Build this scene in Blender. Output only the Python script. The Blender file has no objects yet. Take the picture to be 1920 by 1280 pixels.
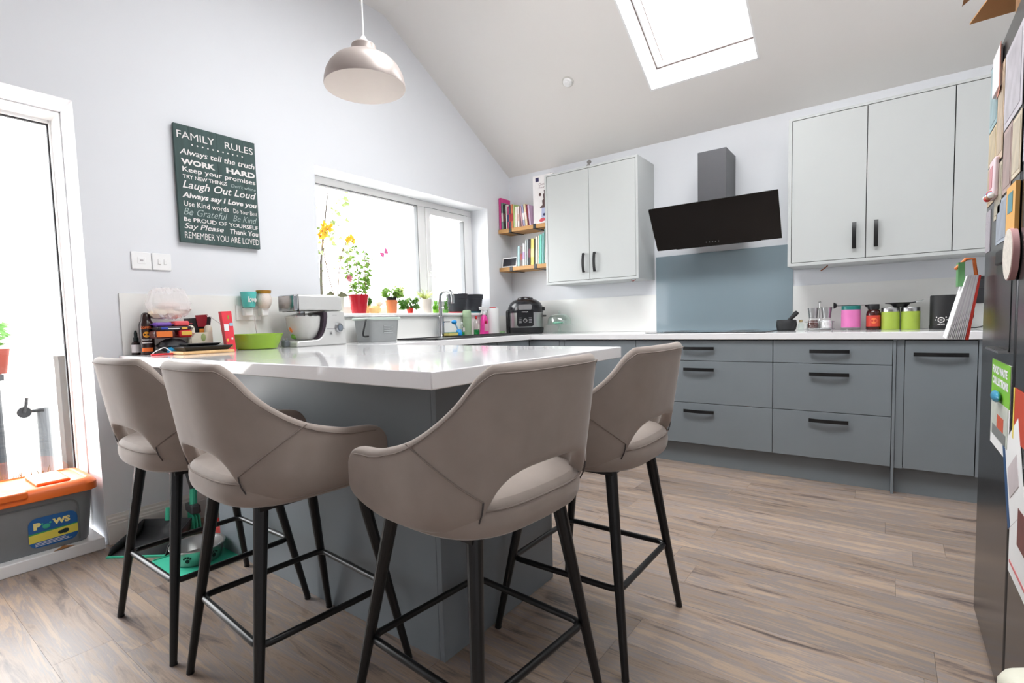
import bpy, bmesh, math, random
from mathutils import Vector, Matrix
random.seed(7)
PI = math.pi
SC = bpy.context.scene
COL = SC.collection

# ---------------------------------------------------------------- camera
cd = bpy.data.cameras.new('camera'); cam = bpy.data.objects.new('camera', cd); COL.objects.link(cam)
CX, CY, CZ, YAW, PITCH, ROLL, FPX, U0, V0 = 3.0136, -4.1486, 1.0272, 0.6435, 0.0649, -0.0271, 958.03, 948.83, 664.81
fw = Vector((-math.sin(YAW), math.cos(YAW), 0)); rt = Vector((math.cos(YAW), math.sin(YAW), 0)); up = Vector((0, 0, 1))
f2 = fw*math.cos(PITCH) - up*math.sin(PITCH); u2 = up*math.cos(PITCH) + fw*math.sin(PITCH)
r3 = rt*math.cos(ROLL) + u2*math.sin(ROLL); u3 = -rt*math.sin(ROLL) + u2*math.cos(ROLL)
M = Matrix((r3, u3, -f2)).transposed().to_4x4(); M.translation = Vector((CX, CY, CZ))
cam.matrix_world = M
cd.sensor_width = 36; cd.lens = FPX/1920*36; cd.shift_x = (960-U0)/1920; cd.shift_y = (V0-640)/1920
cd.clip_start = 0.02
SC.camera = cam

# ---------------------------------------------------------------- sky and exposure
W = bpy.data.worlds.new('sky'); SC.world = W; W.use_nodes = True
bg = W.node_tree.nodes['Background']; bg.inputs[0].default_value = (0.965, 0.985, 1.0, 1); bg.inputs[1].default_value = 3.6
SC.view_settings.view_transform = 'Standard'; SC.view_settings.look = 'None'
SC.view_settings.exposure = 1.9; SC.view_settings.gamma = 1; SC.view_settings.use_curve_mapping = False
SC.cycles.use_denoising = True
SC.cycles.max_bounces = 14; SC.cycles.diffuse_bounces = 8; SC.cycles.glossy_bounces = 5
SC.cycles.transparent_max_bounces = 16; SC.cycles.transmission_bounces = 8
SC.cycles.caustics_reflective = False; SC.cycles.caustics_refractive = False
def portal(name, loc, rot, sx, sy):
    L = bpy.data.lights.new(name, 'AREA'); L.shape = 'RECTANGLE'; L.size = sx; L.size_y = sy
    L.cycles.is_portal = True
    o = bpy.data.objects.new(name, L); COL.objects.link(o); o.location = loc; o.rotation_euler = rot
portal('daylight_door', (-.42, -3.945, 1.05), (0, -PI/2, 0), 2.1, 1.15)
portal('daylight_window', (-.30, -1.26, 1.6), (0, -PI/2, 0), 1.0, 1.8)
portal('daylight_skylight', (1.957, -.75, 3.12), (math.radians(-29.8), 0, 0), .73, 1.0)
portal('daylight_added_rooflight', (2.35, -2.25, 3.56), (0, 0, 0), 2.3, 1.1)  # portal of the unseen rooflight added for more top light

# ---------------------------------------------------------------- materials
def lin(c):
    c = c/255
    return c/12.92 if c <= .04045 else ((c+.055)/1.055)**2.4
def rgb(*c): return (lin(c[0]), lin(c[1]), lin(c[2]), 1)
MATS = {}
def mat(name, col, rough=.5, metal=0, var=.06, scale=30, bump=0, spec=.5, coat=0, sheen=0, trans=0, alpha=1, ior=1.45, stretch=None, emit=0):
    if name in MATS: return MATS[name]
    m = bpy.data.materials.new(name); m.use_nodes = True; nt = m.node_tree; N = nt.nodes; L = nt.links
    b = N['Principled BSDF']
    c = rgb(*col)
    tc = N.new('ShaderNodeTexCoord'); mp = N.new('ShaderNodeMapping')
    if stretch: mp.inputs['Scale'].default_value = stretch
    L.new(tc.outputs['Object'], mp.inputs[0])
    nz = N.new('ShaderNodeTexNoise'); nz.inputs['Scale'].default_value = scale; nz.inputs['Detail'].default_value = 4
    L.new(mp.outputs[0], nz.inputs['Vector'])
    mx = N.new('ShaderNodeMix'); mx.data_type = 'RGBA'
    mx.inputs[6].default_value = tuple(x*(1-var) for x in c[:3])+(1,); mx.inputs[7].default_value = tuple(min(1, x*(1+var)) for x in c[:3])+(1,)
    L.new(nz.outputs['Fac'], mx.inputs[0]); L.new(mx.outputs[2], b.inputs['Base Color'])
    b.inputs['Roughness'].default_value = rough; b.inputs['Metallic'].default_value = metal
    b.inputs['Specular IOR Level'].default_value = spec; b.inputs['Coat Weight'].default_value = coat; b.inputs['Coat Roughness'].default_value = .05
    b.inputs['Sheen Weight'].default_value = sheen; b.inputs['Sheen Roughness'].default_value = .35
    b.inputs['Transmission Weight'].default_value = trans; b.inputs['Alpha'].default_value = alpha; b.inputs['IOR'].default_value = ior
    if emit: b.inputs['Emission Color'].default_value = c; b.inputs['Emission Strength'].default_value = emit
    if bump:
        bp = N.new('ShaderNodeBump'); bp.inputs['Strength'].default_value = bump; bp.inputs['Distance'].default_value = .003
        L.new(nz.outputs['Fac'], bp.inputs['Height']); L.new(bp.outputs[0], b.inputs['Normal'])
    MATS[name] = m; return m
def glassy(name, tint=(1, 1, 1), mixfac=.12):
    m = bpy.data.materials.new(name); m.use_nodes = True; nt = m.node_tree; N = nt.nodes; L = nt.links
    for n in list(N): N.remove(n)
    out = N.new('ShaderNodeOutputMaterial'); t = N.new('ShaderNodeBsdfTransparent'); g = N.new('ShaderNodeBsdfGlossy'); mx = N.new('ShaderNodeMixShader'); fr = N.new('ShaderNodeFresnel')
    t.inputs[0].default_value = (*tint, 1); g.inputs['Roughness'].default_value = .02; fr.inputs[0].default_value = 1.45
    mm = N.new('ShaderNodeMath'); mm.operation = 'ADD'; mm.inputs[1].default_value = mixfac-.04
    gm = N.new('ShaderNodeNewGeometry'); inv = N.new('ShaderNodeMath'); inv.operation = 'SUBTRACT'; inv.inputs[0].default_value = 1; L.new(gm.outputs['Backfacing'], inv.inputs[1]); m2 = N.new('ShaderNodeMath'); m2.operation = 'MULTIPLY'
    L.new(fr.outputs[0], mm.inputs[0]); L.new(mm.outputs[0], m2.inputs[0]); L.new(inv.outputs[0], m2.inputs[1]); L.new(m2.outputs[0], mx.inputs[0]); L.new(t.outputs[0], mx.inputs[1]); L.new(g.outputs[0], mx.inputs[2]); L.new(mx.outputs[0], out.inputs[0])
    MATS[name] = m; return m
# shared
M_wall = mat('wall_paint', (224, 226, 230), .85, var=.012, scale=6, bump=.02)
M_ceil = mat('ceiling_paint', (232, 229, 226), .9, var=.01, scale=5)
M_white = mat('white_upvc', (238, 238, 238), .35, var=.01)
M_gloss = mat('white_gloss_panel', (236, 236, 233), .08, var=.01, scale=4)
M_skirt = mat('skirting_paint', (226, 222, 216), .4, var=.01)
M_quartz = mat('white_quartz', (232, 231, 232), .07, var=.025, scale=260, spec=.55)
M_base = mat('blue_grey_satin', (123, 130, 135), .45, var=.05, scale=9)
M_wallcab = mat('pale_grey_satin', (186, 189, 188), .45, var=.02, scale=7)
M_black = mat('black_metal', (22, 22, 23), .38, var=.1)
M_blackp = mat('black_plastic', (24, 24, 26), .45, var=.1)
M_shadow = mat('dark_gap', (38, 40, 42), .8)  # near black, the shade of gaps put into the colour
M_chrome = mat('chrome', (178, 180, 183), .14, 1, var=.02)
M_steel = mat('brushed_steel', (178, 178, 178), .3, 1, var=.08, scale=80, stretch=(1, 1, 20))
M_silver = mat('silver_paint', (203, 203, 201), .32, .35, var=.02)
M_glass = glassy('clear_glass')
M_tint = glassy('green_tinted_glass', (.95, .99, .975), .1)
M_velvet = mat('taupe_velvet', (150, 138, 130), .8, var=.14, scale=14, sheen=.3, bump=.05)
M_seam = mat('taupe_thread', (134, 122, 115), .85)
M_zip = mat('dark_zip', (74, 68, 68), .6)
M_leg = mat('black_powder_coat', (20, 20, 21), .35, var=.12, scale=60)
M_wood = mat('oiled_pine', (196, 148, 92), .55, var=.22, scale=12, stretch=(1, 14, 14), bump=.03)
M_fridge = mat('black_stainless', (70, 70, 72), .24, .85, var=.06, scale=50, stretch=(1, 1, 18))
M_soil = mat('potting_soil', (58, 44, 34), .95, var=.3)



M_stem = mat('brown_stem', (128, 98, 72), .7, var=.2)
M_paper = mat('white_paper', (236, 236, 236), .8, var=.01)
def C(name, *c, **k): return mat(name, c, **k)
def thin(name, *c, t=.1, **k):
    if name in MATS: return MATS[name]
    m = mat(name, c, **k); nt = m.node_tree; N = nt.nodes; b = N['Principled BSDF']; out = N['Material Output']
    tr = N.new('ShaderNodeBsdfTranslucent'); mx = N.new('ShaderNodeMixShader'); mx.inputs[0].default_value = t
    src = b.inputs['Base Color'].links[0].from_socket; nt.links.new(src, tr.inputs[0])
    nt.links.new(b.outputs[0], mx.inputs[1]); nt.links.new(tr.outputs[0], mx.inputs[2]); nt.links.new(mx.outputs[0], out.inputs[0])
    return m

M_leaf = thin('leaf_green', 120, 158, 66, var=.25, scale=25)
M_leafd = thin('leaf_dark_green', 76, 122, 48, var=.25, scale=25, t=.06)
M_leafy = thin('leaf_pale', 196, 210, 124, var=.15, scale=25)

# ---------------------------------------------------------------- mesh helpers
class MB:
    def __init__(s): s.v = []; s.f = []; s.weld = False
    def add(s, vs, fs):
        o = len(s.v); s.v += [tuple(p) for p in vs]; s.f += [tuple(i+o for i in f) for f in fs]; return s
    def box(s, x0, x1, y0, y1, z0, z1):
        return s.add([(x0,y0,z0),(x1,y0,z0),(x1,y1,z0),(x0,y1,z0),(x0,y0,z1),(x1,y0,z1),(x1,y1,z1),(x0,y1,z1)],
                     [(0,3,2,1),(4,5,6,7),(0,1,5,4),(1,2,6,5),(2,3,7,6),(3,0,4,7)])
    def hexa(s, p): return s.add(p, [(0,3,2,1),(4,5,6,7),(0,1,5,4),(1,2,6,5),(2,3,7,6),(3,0,4,7)])
    def cyl(s, p0, p1, r0, r1=None, n=16, cap=True):
        r1 = r0 if r1 is None else r1; p0 = Vector(p0); p1 = Vector(p1); d = (p1-p0).normalized()
        a = Vector((0,0,1)) if abs(d.z) < .9 else Vector((1,0,0)); e1 = d.cross(a).normalized(); e2 = d.cross(e1)
        vs = []; 
        for p, r in ((p0, r0), (p1, r1)):
            for i in range(n):
                t = 2*PI*i/n; vs.append(p + e1*(r*math.cos(t)) + e2*(r*math.sin(t)))
        fs = [(i, i+n, (i+1) % n+n, (i+1) % n) for i in range(n)]
        if cap: fs += [tuple(range(n)), tuple(range(2*n-1, n-1, -1))]
        return s.add(vs, fs)
    def lathe(s, prof, n=28, c=(0,0,0), sx=1, sy=1):
        s.weld = True; vs = []; fs = []; k = len(prof)
        for i in range(n):
            t = 2*PI*i/n
            for r, z in prof: vs.append((c[0]+r*math.cos(t)*sx, c[1]+r*math.sin(t)*sy, c[2]+z))
        for i in range(n):
            j = (i+1) % n
            for q in range(k-1): fs.append((i*k+q, j*k+q, j*k+q+1, i*k+q+1))
        if prof[0][0] > 1e-6: fs.append(tuple(i*k for i in range(n-1, -1, -1)))
        if prof[-1][0] > 1e-6: fs.append(tuple(i*k+k-1 for i in range(n)))
        return s.add(vs, fs)
    def tube(s, pts, r, n=8, closed=False):
        pts = [Vector(p) for p in pts]; m = len(pts); vs = []; fs = []
        rr = r if isinstance(r, (list, tuple)) else [r]*m
        nrm = None
        for i, p in enumerate(pts):
            a = pts[(i-1) % m] if (closed or i > 0) else p; b = pts[(i+1) % m] if (closed or i < m-1) else p
            d = (b-a).normalized()
            if nrm is None:
                q = Vector((0,0,1)) if abs(d.z) < .9 else Vector((1,0,0)); nrm = d.cross(q).normalized()
            nrm = (nrm - d*nrm.dot(d)).normalized(); bi = d.cross(nrm)
            for k in range(n):
                t = 2*PI*k/n; vs.append(p + nrm*(rr[i]*math.cos(t)) + bi*(rr[i]*math.sin(t)))
        for i in range(m if closed else m-1):
            j = (i+1) % m
            for k in range(n): fs.append((i*n+k, i*n+(k+1) % n, j*n+(k+1) % n, j*n+k))
        if not closed: fs += [tuple(range(n-1, -1, -1)), tuple((m-1)*n+k for k in range(n))]
        return s.add(vs, fs)
    def prism(s, poly, a0, a1, axis='x'):
        # poly = list of 2D points; axis x -> (y,z), y -> (x,z), z -> (x,y)
        def P(u, v, w): return {'x': (w,u,v), 'y': (u,w,v), 'z': (u,v,w)}[axis]
        n = len(poly); vs = [P(u,v,a0) for u,v in poly]+[P(u,v,a1) for u,v in poly]
        return s.add(vs, [tuple(range(n-1,-1,-1)), tuple(range(n,2*n))]+[(i,(i+1)%n,(i+1)%n+n,i+n) for i in range(n)])
    def ball(s, c, r, n=12, m=8):
        s.weld = True; rx, ry, rz = (r, r, r) if isinstance(r, (int, float)) else r
        prof = [(math.sin(PI*j/m), -math.cos(PI*j/m)) for j in range(m+1)]
        vs = []; fs = []
        for i in range(n):
            t = 2*PI*i/n
            for a, z in prof: vs.append((c[0]+rx*a*math.cos(t), c[1]+ry*a*math.sin(t), c[2]+rz*z))
        k = m+1
        for i in range(n):
            j = (i+1) % n
            for q in range(m): fs.append((i*k+q, j*k+q, j*k+q+1, i*k+q+1))
        return s.add(vs, fs)
    def xf(s, mtx): s.v = [tuple(mtx @ Vector(p)) for p in s.v]; return s
    def mesh(s, name):
        me = bpy.data.meshes.new(name); me.from_pydata(s.v, [], s.f); 
        bm = bmesh.new(); bm.from_mesh(me); (bmesh.ops.remove_doubles(bm, verts=bm.verts, dist=1e-5) if s.weld else None); bmesh.ops.recalc_face_normals(bm, faces=bm.faces); bm.to_mesh(me); bm.free()
        return me
    def build(s, name, m, parent=None, bevel=0, smooth=None, seg=2, sub=0, loc=None):
        me = s.mesh(name); me.materials.append(m)
        o = bpy.data.objects.new(name, me); COL.objects.link(o)
        if parent: o.parent = parent
        if loc: o.location = loc
        if smooth is None: smooth = bool(bevel) or len(me.polygons) > 24
        if smooth:
            for p in me.polygons: p.use_smooth = True
            try: me.set_sharp_from_angle(angle=math.radians(38))
            except Exception: pass
        if bevel:
            b = o.modifiers.new('bevel', 'BEVEL'); b.width = bevel; b.segments = seg; b.limit_method = 'ANGLE'; b.angle_limit = math.radians(40)
        if sub:
            q = o.modifiers.new('sub', 'SUBSURF'); q.levels = sub; q.render_levels = sub
        return o
def B(x0, x1, y0, y1, z0, z1): return MB().box(x0, x1, y0, y1, z0, z1)
def tag(o, label, cat, group=None):
    o['label'] = label; o['category'] = cat
    if group: o['group'] = group
    return o
def thing(name, label, cat, loc=(0,0,0), rz=0, group=None):
    o = bpy.data.objects.new(name, None); COL.objects.link(o); o.location = loc; o.rotation_euler = (0,0,rz); o.empty_display_size = .05
    return tag(o, label, cat, group)
def struct(o): o['kind'] = 'structure'; return o
def copy_tree(o, parent=None):
    c = o.copy(); COL.objects.link(c); c.parent = parent
    for ch in list(o.children): copy_tree(ch, c)
    return c
def text_mesh(txt, bold=0, shear=0):
    cu = bpy.data.curves.new('t', 'FONT'); cu.body = txt; cu.offset = bold; cu.shear = shear; cu.resolution_u = 3
    o = bpy.data.objects.new('t', cu); COL.objects.link(o)
    bpy.context.view_layer.update()
    dg = bpy.context.evaluated_depsgraph_get()
    me = bpy.data.meshes.new_from_object(o.evaluated_get(dg)); bpy.data.objects.remove(o); bpy.data.curves.remove(cu)
    return me
def lettering(txt, m, parent, org, ux, uy, w, h, bold=0, shear=0, name='lettering', thick=.0):
    """flat letters filling the w x h box whose lower-left corner is org, on the plane ux, uy"""
    me = text_mesh(txt, bold, shear); ux = Vector(ux); uy = Vector(uy); org = Vector(org)
    xs = [v.co.x for v in me.vertices]; ys = [v.co.y for v in me.vertices]
    x0, x1, y0, y1 = min(xs), max(xs), min(ys), max(ys)
    for v in me.vertices: v.co = org + ux*((v.co.x-x0)/(x1-x0)*w) + uy*((v.co.y-y0)/(y1-y0)*h)
    me.materials.clear(); me.materials.append(m)
    o = bpy.data.objects.new(name, me); COL.objects.link(o); o.parent = parent
    return o
def rrect(x0, x1, y0, y1, r, n=5):
    pts = []
    for cx, cy, a in ((x1-r, y1-r, 0), (x0+r, y1-r, 90), (x0+r, y0+r, 180), (x1-r, y0+r, 270)):
        for i in range(n+1):
            t = math.radians(a+90*i/n); pts.append((cx+r*math.cos(t), cy+r*math.sin(t)))
    return pts

# ================================================================ SETTING
ZT = .9123                       # worktop height
SL0, SLK, ZR = 2.432, .572, 3.30  # ceiling: z = SL0 - SLK*y up to ZR
YR = -(ZR-SL0)/SLK
def ceil_z(y): return min(ZR, SL0-SLK*y)
XR, YS = 4.0, -6.2
# floor of separate planks
mf = bpy.data.materials.new('grey_oak_plank'); mf.use_nodes = True
nt = mf.node_tree; N = nt.nodes; L = nt.links; bs = N['Principled BSDF']
geo = N.new('ShaderNodeNewGeometry'); oi = N.new('ShaderNodeObjectInfo'); va = N.new('ShaderNodeVectorMath'); va.operation = 'MULTIPLY_ADD'
cmb = N.new('ShaderNodeCombineXYZ'); mu = N.new('ShaderNodeMath'); mu.operation = 'MULTIPLY'; mu.inputs[1].default_value = 37
L.new(oi.outputs['Random'], mu.inputs[0]); 
for i in range(3): L.new(mu.outputs[0], cmb.inputs[i])
va.inputs[1].default_value = (1.0, 10, 1); L.new(geo.outputs['Position'], va.inputs[0]); L.new(cmb.outputs[0], va.inputs[2])
n1 = N.new('ShaderNodeTexNoise'); n1.inputs['Scale'].default_value = 1.9; n1.inputs['Detail'].default_value = 9; n1.inputs['Roughness'].default_value = .66; n1.inputs['Distortion'].default_value = .6
L.new(va.outputs[0], n1.inputs['Vector'])
cr = N.new('ShaderNodeValToRGB'); L.new(n1.outputs['Fac'], cr.inputs[0])
e = cr.color_ramp.elements
e[0].position = .3; e[0].color = rgb(78, 66, 60); e[1].position = .76; e[1].color = rgb(200, 178, 154)
for p, c in ((.37, (116, 102, 96)), (.46, (160, 138, 120)), (.53, (140, 130, 127)), (.60, (174, 150, 128)), (.67, (166, 146, 130))):
    q = cr.color_ramp.elements.new(p); q.color = rgb(*c)
n2 = N.new('ShaderNodeTexNoise'); n2.inputs['Scale'].default_value = 9; n2.inputs['Detail'].default_value = 3
va2 = N.new('ShaderNodeVectorMath'); va2.operation = 'MULTIPLY'; va2.inputs[1].default_value = (.8, 7, 1); L.new(va.outputs[0], va2.inputs[0]); L.new(va2.outputs[0], n2.inputs['Vector'])
mx = N.new('ShaderNodeMix'); mx.data_type = 'RGBA'; mx.blend_type = 'MULTIPLY'; mx.inputs[0].default_value = .35
L.new(cr.outputs[0], mx.inputs[6]); L.new(n2.outputs['Fac'], mx.inputs[7])
hsv = N.new('ShaderNodeHueSaturation'); mr = N.new('ShaderNodeMapRange'); mr.inputs[3].default_value = .98; mr.inputs[4].default_value = 1.28
L.new(oi.outputs['Random'], mr.inputs[0]); L.new(mr.outputs[0], hsv.inputs['Value']); hsv.inputs['Saturation'].default_value = .98; L.new(mx.outputs[2], hsv.inputs['Color'])
mxs = N.new('ShaderNodeMix'); mxs.data_type = 'RGBA'; mxs.inputs[0].default_value = 0
L.new(hsv.outputs[0], bs.inputs['Base Color']); bs.inputs['Roughness'].default_value = .38
bp = N.new('ShaderNodeBump'); bp.inputs['Strength'].default_value = .08; bp.inputs['Distance'].default_value = .002; L.new(n1.outputs['Fac'], bp.inputs['Height']); L.new(bp.outputs[0], bs.inputs['Normal'])
floor = struct(B(-.05, XR+.05, YS-.05, .05, -.06, -.006).build('floor', M_shadow))
PW = .158
pm = B(0, 1, 0, PW-.0006, -.006, 0).mesh('plank'); pm.materials.append(mf)
row = 0; y = 0.0
while y > YS:
    x = -random.random()*1.2 if row % 3 else -(.4*(row % 2)+.15)
    while x < XR:
        a = max(x, 0); b = min(x+1.22, XR)
        if b-a > .03:
            o = bpy.data.objects.new('plank', pm); COL.objects.link(o); o.parent = floor; o.location = (a, y-PW, 0); o.scale = (b-a-.0007, 1, 1)
        x += 1.22
    y -= PW; row += 1

# left wall with window and door openings
WY0, WY1, WZ0, WZ1 = -2.157, -.361, 1.088, 2.079
DY0, DY1, DZ1 = -4.50, -3.39, 2.09
def strip(mb, y0, y1, z0, z1=None):
    ys = sorted({y0, y1} | ({YR} if y0 < YR < y1 else set()))
    for a, b in zip(ys, ys[1:]):
        za = z1 if z1 is not None else ceil_z(a)+.12; zb = z1 if z1 is not None else ceil_z(b)+.12
        mb.hexa([(-.4,a,z0),(0,a,z0),(0,b,z0),(-.4,b,z0),(-.4,a,za),(0,a,za),(0,b,zb),(-.4,b,zb)])
mb = MB(); strip(mb, WY1, .25, -.1); strip(mb, WY0, WY1, -.1, WZ0); strip(mb, WY0, WY1, WZ1); strip(mb, DY1, WY0, -.1); strip(mb, DY0, DY1, DZ1); strip(mb, YS-.2, DY0, -.1)
struct(mb.build('wall_left', M_wall, smooth=False))
struct(B(-.4, XR+.2, 0, .25, -.1, 2.55).build('wall_back', M_wall))
struct(B(XR, XR+.2, YS, 0, -.1, 3.5).build('wall_right', M_wall))
struct(B(-.4, XR+.2, YS-.2, YS, -.1, 3.5).build('wall_front', M_wall))
# ceiling with skylight shaft
KX0, KX1, KY0, KY1 = 1.595, 2.319, -1.36, -.413
nrm = Vector((0, SLK, 1)).normalized(); TH = .26
def slab(mb, x0, x1, y0, y1):
    p = [Vector((x0,y0,SL0-SLK*y0)), Vector((x1,y0,SL0-SLK*y0)), Vector((x1,y1,SL0-SLK*y1)), Vector((x0,y1,SL0-SLK*y1))]
    mb.hexa(p+[q+nrm*TH for q in p])
mb = MB(); slab(mb, -.0, KX0, YR, 0.0); slab(mb, KX1, XR, YR, 0.0); slab(mb, KX0, KX1, KY1, 0.0); slab(mb, KX0, KX1, YR, KY0)
RX0, RX1, RY0, RY1 = 1.2, 3.5, -2.8, -1.7   # unseen rooflight opening, added to bring more sky light into the room
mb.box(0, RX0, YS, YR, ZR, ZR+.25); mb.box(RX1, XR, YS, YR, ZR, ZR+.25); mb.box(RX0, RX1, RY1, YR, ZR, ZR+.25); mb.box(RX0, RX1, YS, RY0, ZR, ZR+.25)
struct(mb.build('ceiling', M_ceil, smooth=False))
# skylight lining + frame + pane
sky = bpy.data.objects.new('window_2', None); COL.objects.link(sky); struct(sky); sky['label'] = 'white framed roof window set in the sloping ceiling'
def onroof(x, y, h): return Vector((x, y, SL0-SLK*y)) + nrm*h
def roofbox(mb, x0, x1, y0, y1, h0, h1): mb.hexa([onroof(x0,y0,h0), onroof(x1,y0,h0), onroof(x1,y1,h0), onroof(x0,y1,h0), onroof(x0,y0,h1), onroof(x1,y0,h1), onroof(x1,y1,h1), onroof(x0,y1,h1)])
mb = MB(); t = .012
for a in ((KX0,KX0+t,KY0,KY1), (KX1-t,KX1,KY0,KY1), (KX0,KX1,KY1-t,KY1), (KX0,KX1,KY0,KY0+t)): roofbox(mb, *a, 0.0, TH-.01)
mb.build('shaft_lining', M_white, sky)
mb = MB(); f = .075
for a in ((KX0+t,KX0+f,KY0+t,KY1-t), (KX1-f,KX1-t,KY0+t,KY1-t), (KX0+f,KX1-f,KY1-f*.8,KY1-t), (KX0+f,KX1-f,KY0+t,KY0+f)): roofbox(mb, *a, .215, .255)
mb.build('frame', M_white, sky, bevel=.004)
mb = MB()
for a in ((KX0+f-.002,KX0+f+.001,KY0+f,KY1-f*.8), (KX0+t,KX0+t+.004,KY0+t,KY1-t), (KX0+t,KX1-t,KY1-t-.004,KY1-t)): roofbox(mb, *a, .208, .214)
mb.build('gasket', mat('skylight_gasket', (120, 104, 98), .8), sky)
mb = MB(); roofbox(mb, KX0+f-.01, KX1-f+.01, KY0+f-.01, KY1-f*.8+.01, .235, .243); mb.build('pane', M_glass, sky)

# window_1
win = bpy.data.objects.new('window_1', None); COL.objects.link(win); struct(win); win['label'] = 'white framed kitchen window with a fixed pane and an opening sash'
FX0, FX1 = -.26, -.20; SILL = 1.113
mb = MB()
mb.box(FX0, FX1, WY0, WY1, 2.028, WZ1); mb.box(FX0, FX1, WY0, WY1, SILL, SILL+.055)
for a_, b_ in ((WY0, WY0+.06), (WY1-.055, WY1), (-1.056, -.975)): mb.box(FX0, FX1, a_, b_, SILL+.055, 2.028)
mb.build('window_frame', M_white, win, bevel=.004)
mb = MB(); s0, s1, b0, b1 = -.972, -.42, SILL+.058, 2.025
mb.box(FX0+.005, FX1+.012, s0, s0+.05, b0, b1); mb.box(FX0+.005, FX1+.012, s1-.062, s1, b0, b1); mb.box(FX0+.005, FX1+.012, s0+.05, s1-.062, b1-.055, b1); mb.box(FX0+.005, FX1+.012, s0+.05, s1-.062, b0, b0+.055)
sash = mb.build('sash', M_white, win, bevel=.004)
M_gasket = mat('grey_gasket', (120, 122, 124), .7)
mb = MB(); mb.box(FX0+.02, FX1-.004, -1.064, -1.056, SILL+.055, 2.028); mb.box(FX0+.02, FX1-.004, WY0+.06, -1.056, 2.021, 2.028); mb.build('gasket', M_gasket, win)
mb = MB(); mb.box(FX0+.02, FX1+.008, s1-.07, s1-.062, b0+.055, b1-.055); mb.build('gasket', M_gasket, sash)
mb = MB(); mb.box(FX1, FX1+.002, s1, s1+.006, b0, b1); mb.box(FX1, FX1+.002, s0, s1-.001, b1+.0005, b1+.0055); mb.build('seal', M_gasket, win)
B(-.234, -.228, WY0+.055, -1.05, SILL+.05, 2.03).build('pane', M_glass, win)
B(-.234, -.228, s0+.045, s1-.055, b0+.05, b1-.05).build('pane', M_glass, win)
mb = MB(); mb.box(FX1+.012, FX1+.022, s0+.012, s0+.038, 1.44, 1.5); mb.tube([(FX1+.02, s0+.025, 1.478), (FX1+.055, s0+.025, 1.478), (FX1+.062, s0+.028, 1.47), (FX1+.062, s0+.03, 1.36)], .008)
mb.build('window_handle', M_white, win)
B(-.2, .035, WY0-.0, WY1, SILL-.026, SILL).build('window_sill', M_white, win, bevel=.008)

# door_1 : tall glazed doors in a deep recess
door = bpy.data.objects.new('door_1', None); COL.objects.link(door); struct(door); door['label'] = 'white framed glazed garden door in a deep reveal'
DS = .014
mb = MB(); mb.box(-.40, -.345, DY1-DS, DY1, .055, DZ1); mb.box(-.40, -.345, DY0, DY0+.06, .055, DZ1); mb.box(-.40, -.345, DY0+.06, DY1-DS, DZ1-.02, DZ1)
mb.box(-.40, -.345, DY0+.06, DY1-DS, .055, .12)
mb.build('door_frame', M_white, door, bevel=.003)
mb = MB(); mb.box(-.38, -.36, DY1-DS-.006, DY1-DS, .12, DZ1-.02); mb.box(-.38, -.36, DY0+.06, DY1-DS-.006, DZ1-.026, DZ1-.02); mb.build('gasket', mat('black_gasket', (45, 45, 48), .7), door)
mb = MB(); mb.box(-.345, -.2, DY1-.006, DY1+.0, .055, DZ1); mb.box(-.345, -.2, DY0, DY1, DZ1-.006, DZ1); mb.build('jamb_liner', mat('upvc_liner', (222, 222, 222), .4, var=.01), door)
B(-.375, -.367, DY0+.05, DY1-.01, .115, DZ1-.015).build('pane', M_glass, door)
B(-.40, .045, DY0, DY1-.018, -.0, .055).build('threshold', M_white, door, bevel=.004)
# baseboards
def skirting(name, poly, a0, a1, axis, m=M_skirt): return struct(MB().prism(poly, a0, a1, axis).build(name, m, smooth=False))
prof = [(0,0),(.02,0),(.02,.095),(.017,.1),(.017,.108),(.013,.113),(.013,.124),(.008,.13),(.006,.142),(0,.142)]
mb = MB(); n = len(prof)
vs = [(x, DY1+.004, z) for x, z in prof]+[(x, -2.2, z) for x, z in prof]
mb.add(vs, [tuple(range(n)), tuple(range(2*n-1, n-1, -1))]+[(i, i+n, (i+1) % n+n, (i+1) % n) for i in range(n)])
struct(mb.build('baseboard_left', M_skirt, smooth=False))

# ================================================================ FITTED KITCHEN
YF = -.60
def bow_handle(parent, c, along, ln, out, m=M_black):
    """flat bowed bar handle; c centre on the front, along = unit vector of the bar, out = outward unit vector"""
    c = Vector(c); a = Vector(along); o = Vector(out); w = a.cross(o)
    mb = MB(); n = 12; vs = []; fs = []
    for i in range(n+1):
        t = -1+2*i/n; d = .03-.012*t*t
        p = c + a*(t*ln/2) + o*d
        hw = .0105
        for s1, s2 in ((-1,-1),(1,-1),(1,1),(-1,1)): vs.append(p + w*(s1*hw) + o*(s2*.0035))
    for i in range(n):
        for k in range(4): fs.append((i*4+k, i*4+(k+1)%4, (i+1)*4+(k+1)%4, (i+1)*4+k))
    fs += [(0,1,2,3), (n*4+3,n*4+2,n*4+1,n*4)]
    mb.add(vs, fs)
    for t in (-.9, .9):
        p = c + a*(t*ln/2); mb.cyl(p, p+o*.022, .0055, n=8)
    return mb.build('handle', m, parent)
def base_unit(label, x0, x1, fronts, hl=.2, hz=None):
    w = x1-x0; t = thing('base_cabinet', label, 'cabinet', (x0, 0, 0))
    B(.001, w-.001, -.575, -.004, .15, .868).build('carcass', M_shadow, t)  # carcass coloured dark so the gaps between fronts look shaded
    for (z0, z1, kind, hzz) in fronts:
        d = B(.0018, w-.0018, YF, YF+.02, z0+.0018, z1-.0018).build('drawer' if kind == 'd' else 'door', M_base, t, bevel=.0012)
        if hzz: bow_handle(d, (w/2, YF, hzz), (1,0,0), hl, (0,-1,0))
    return t
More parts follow.
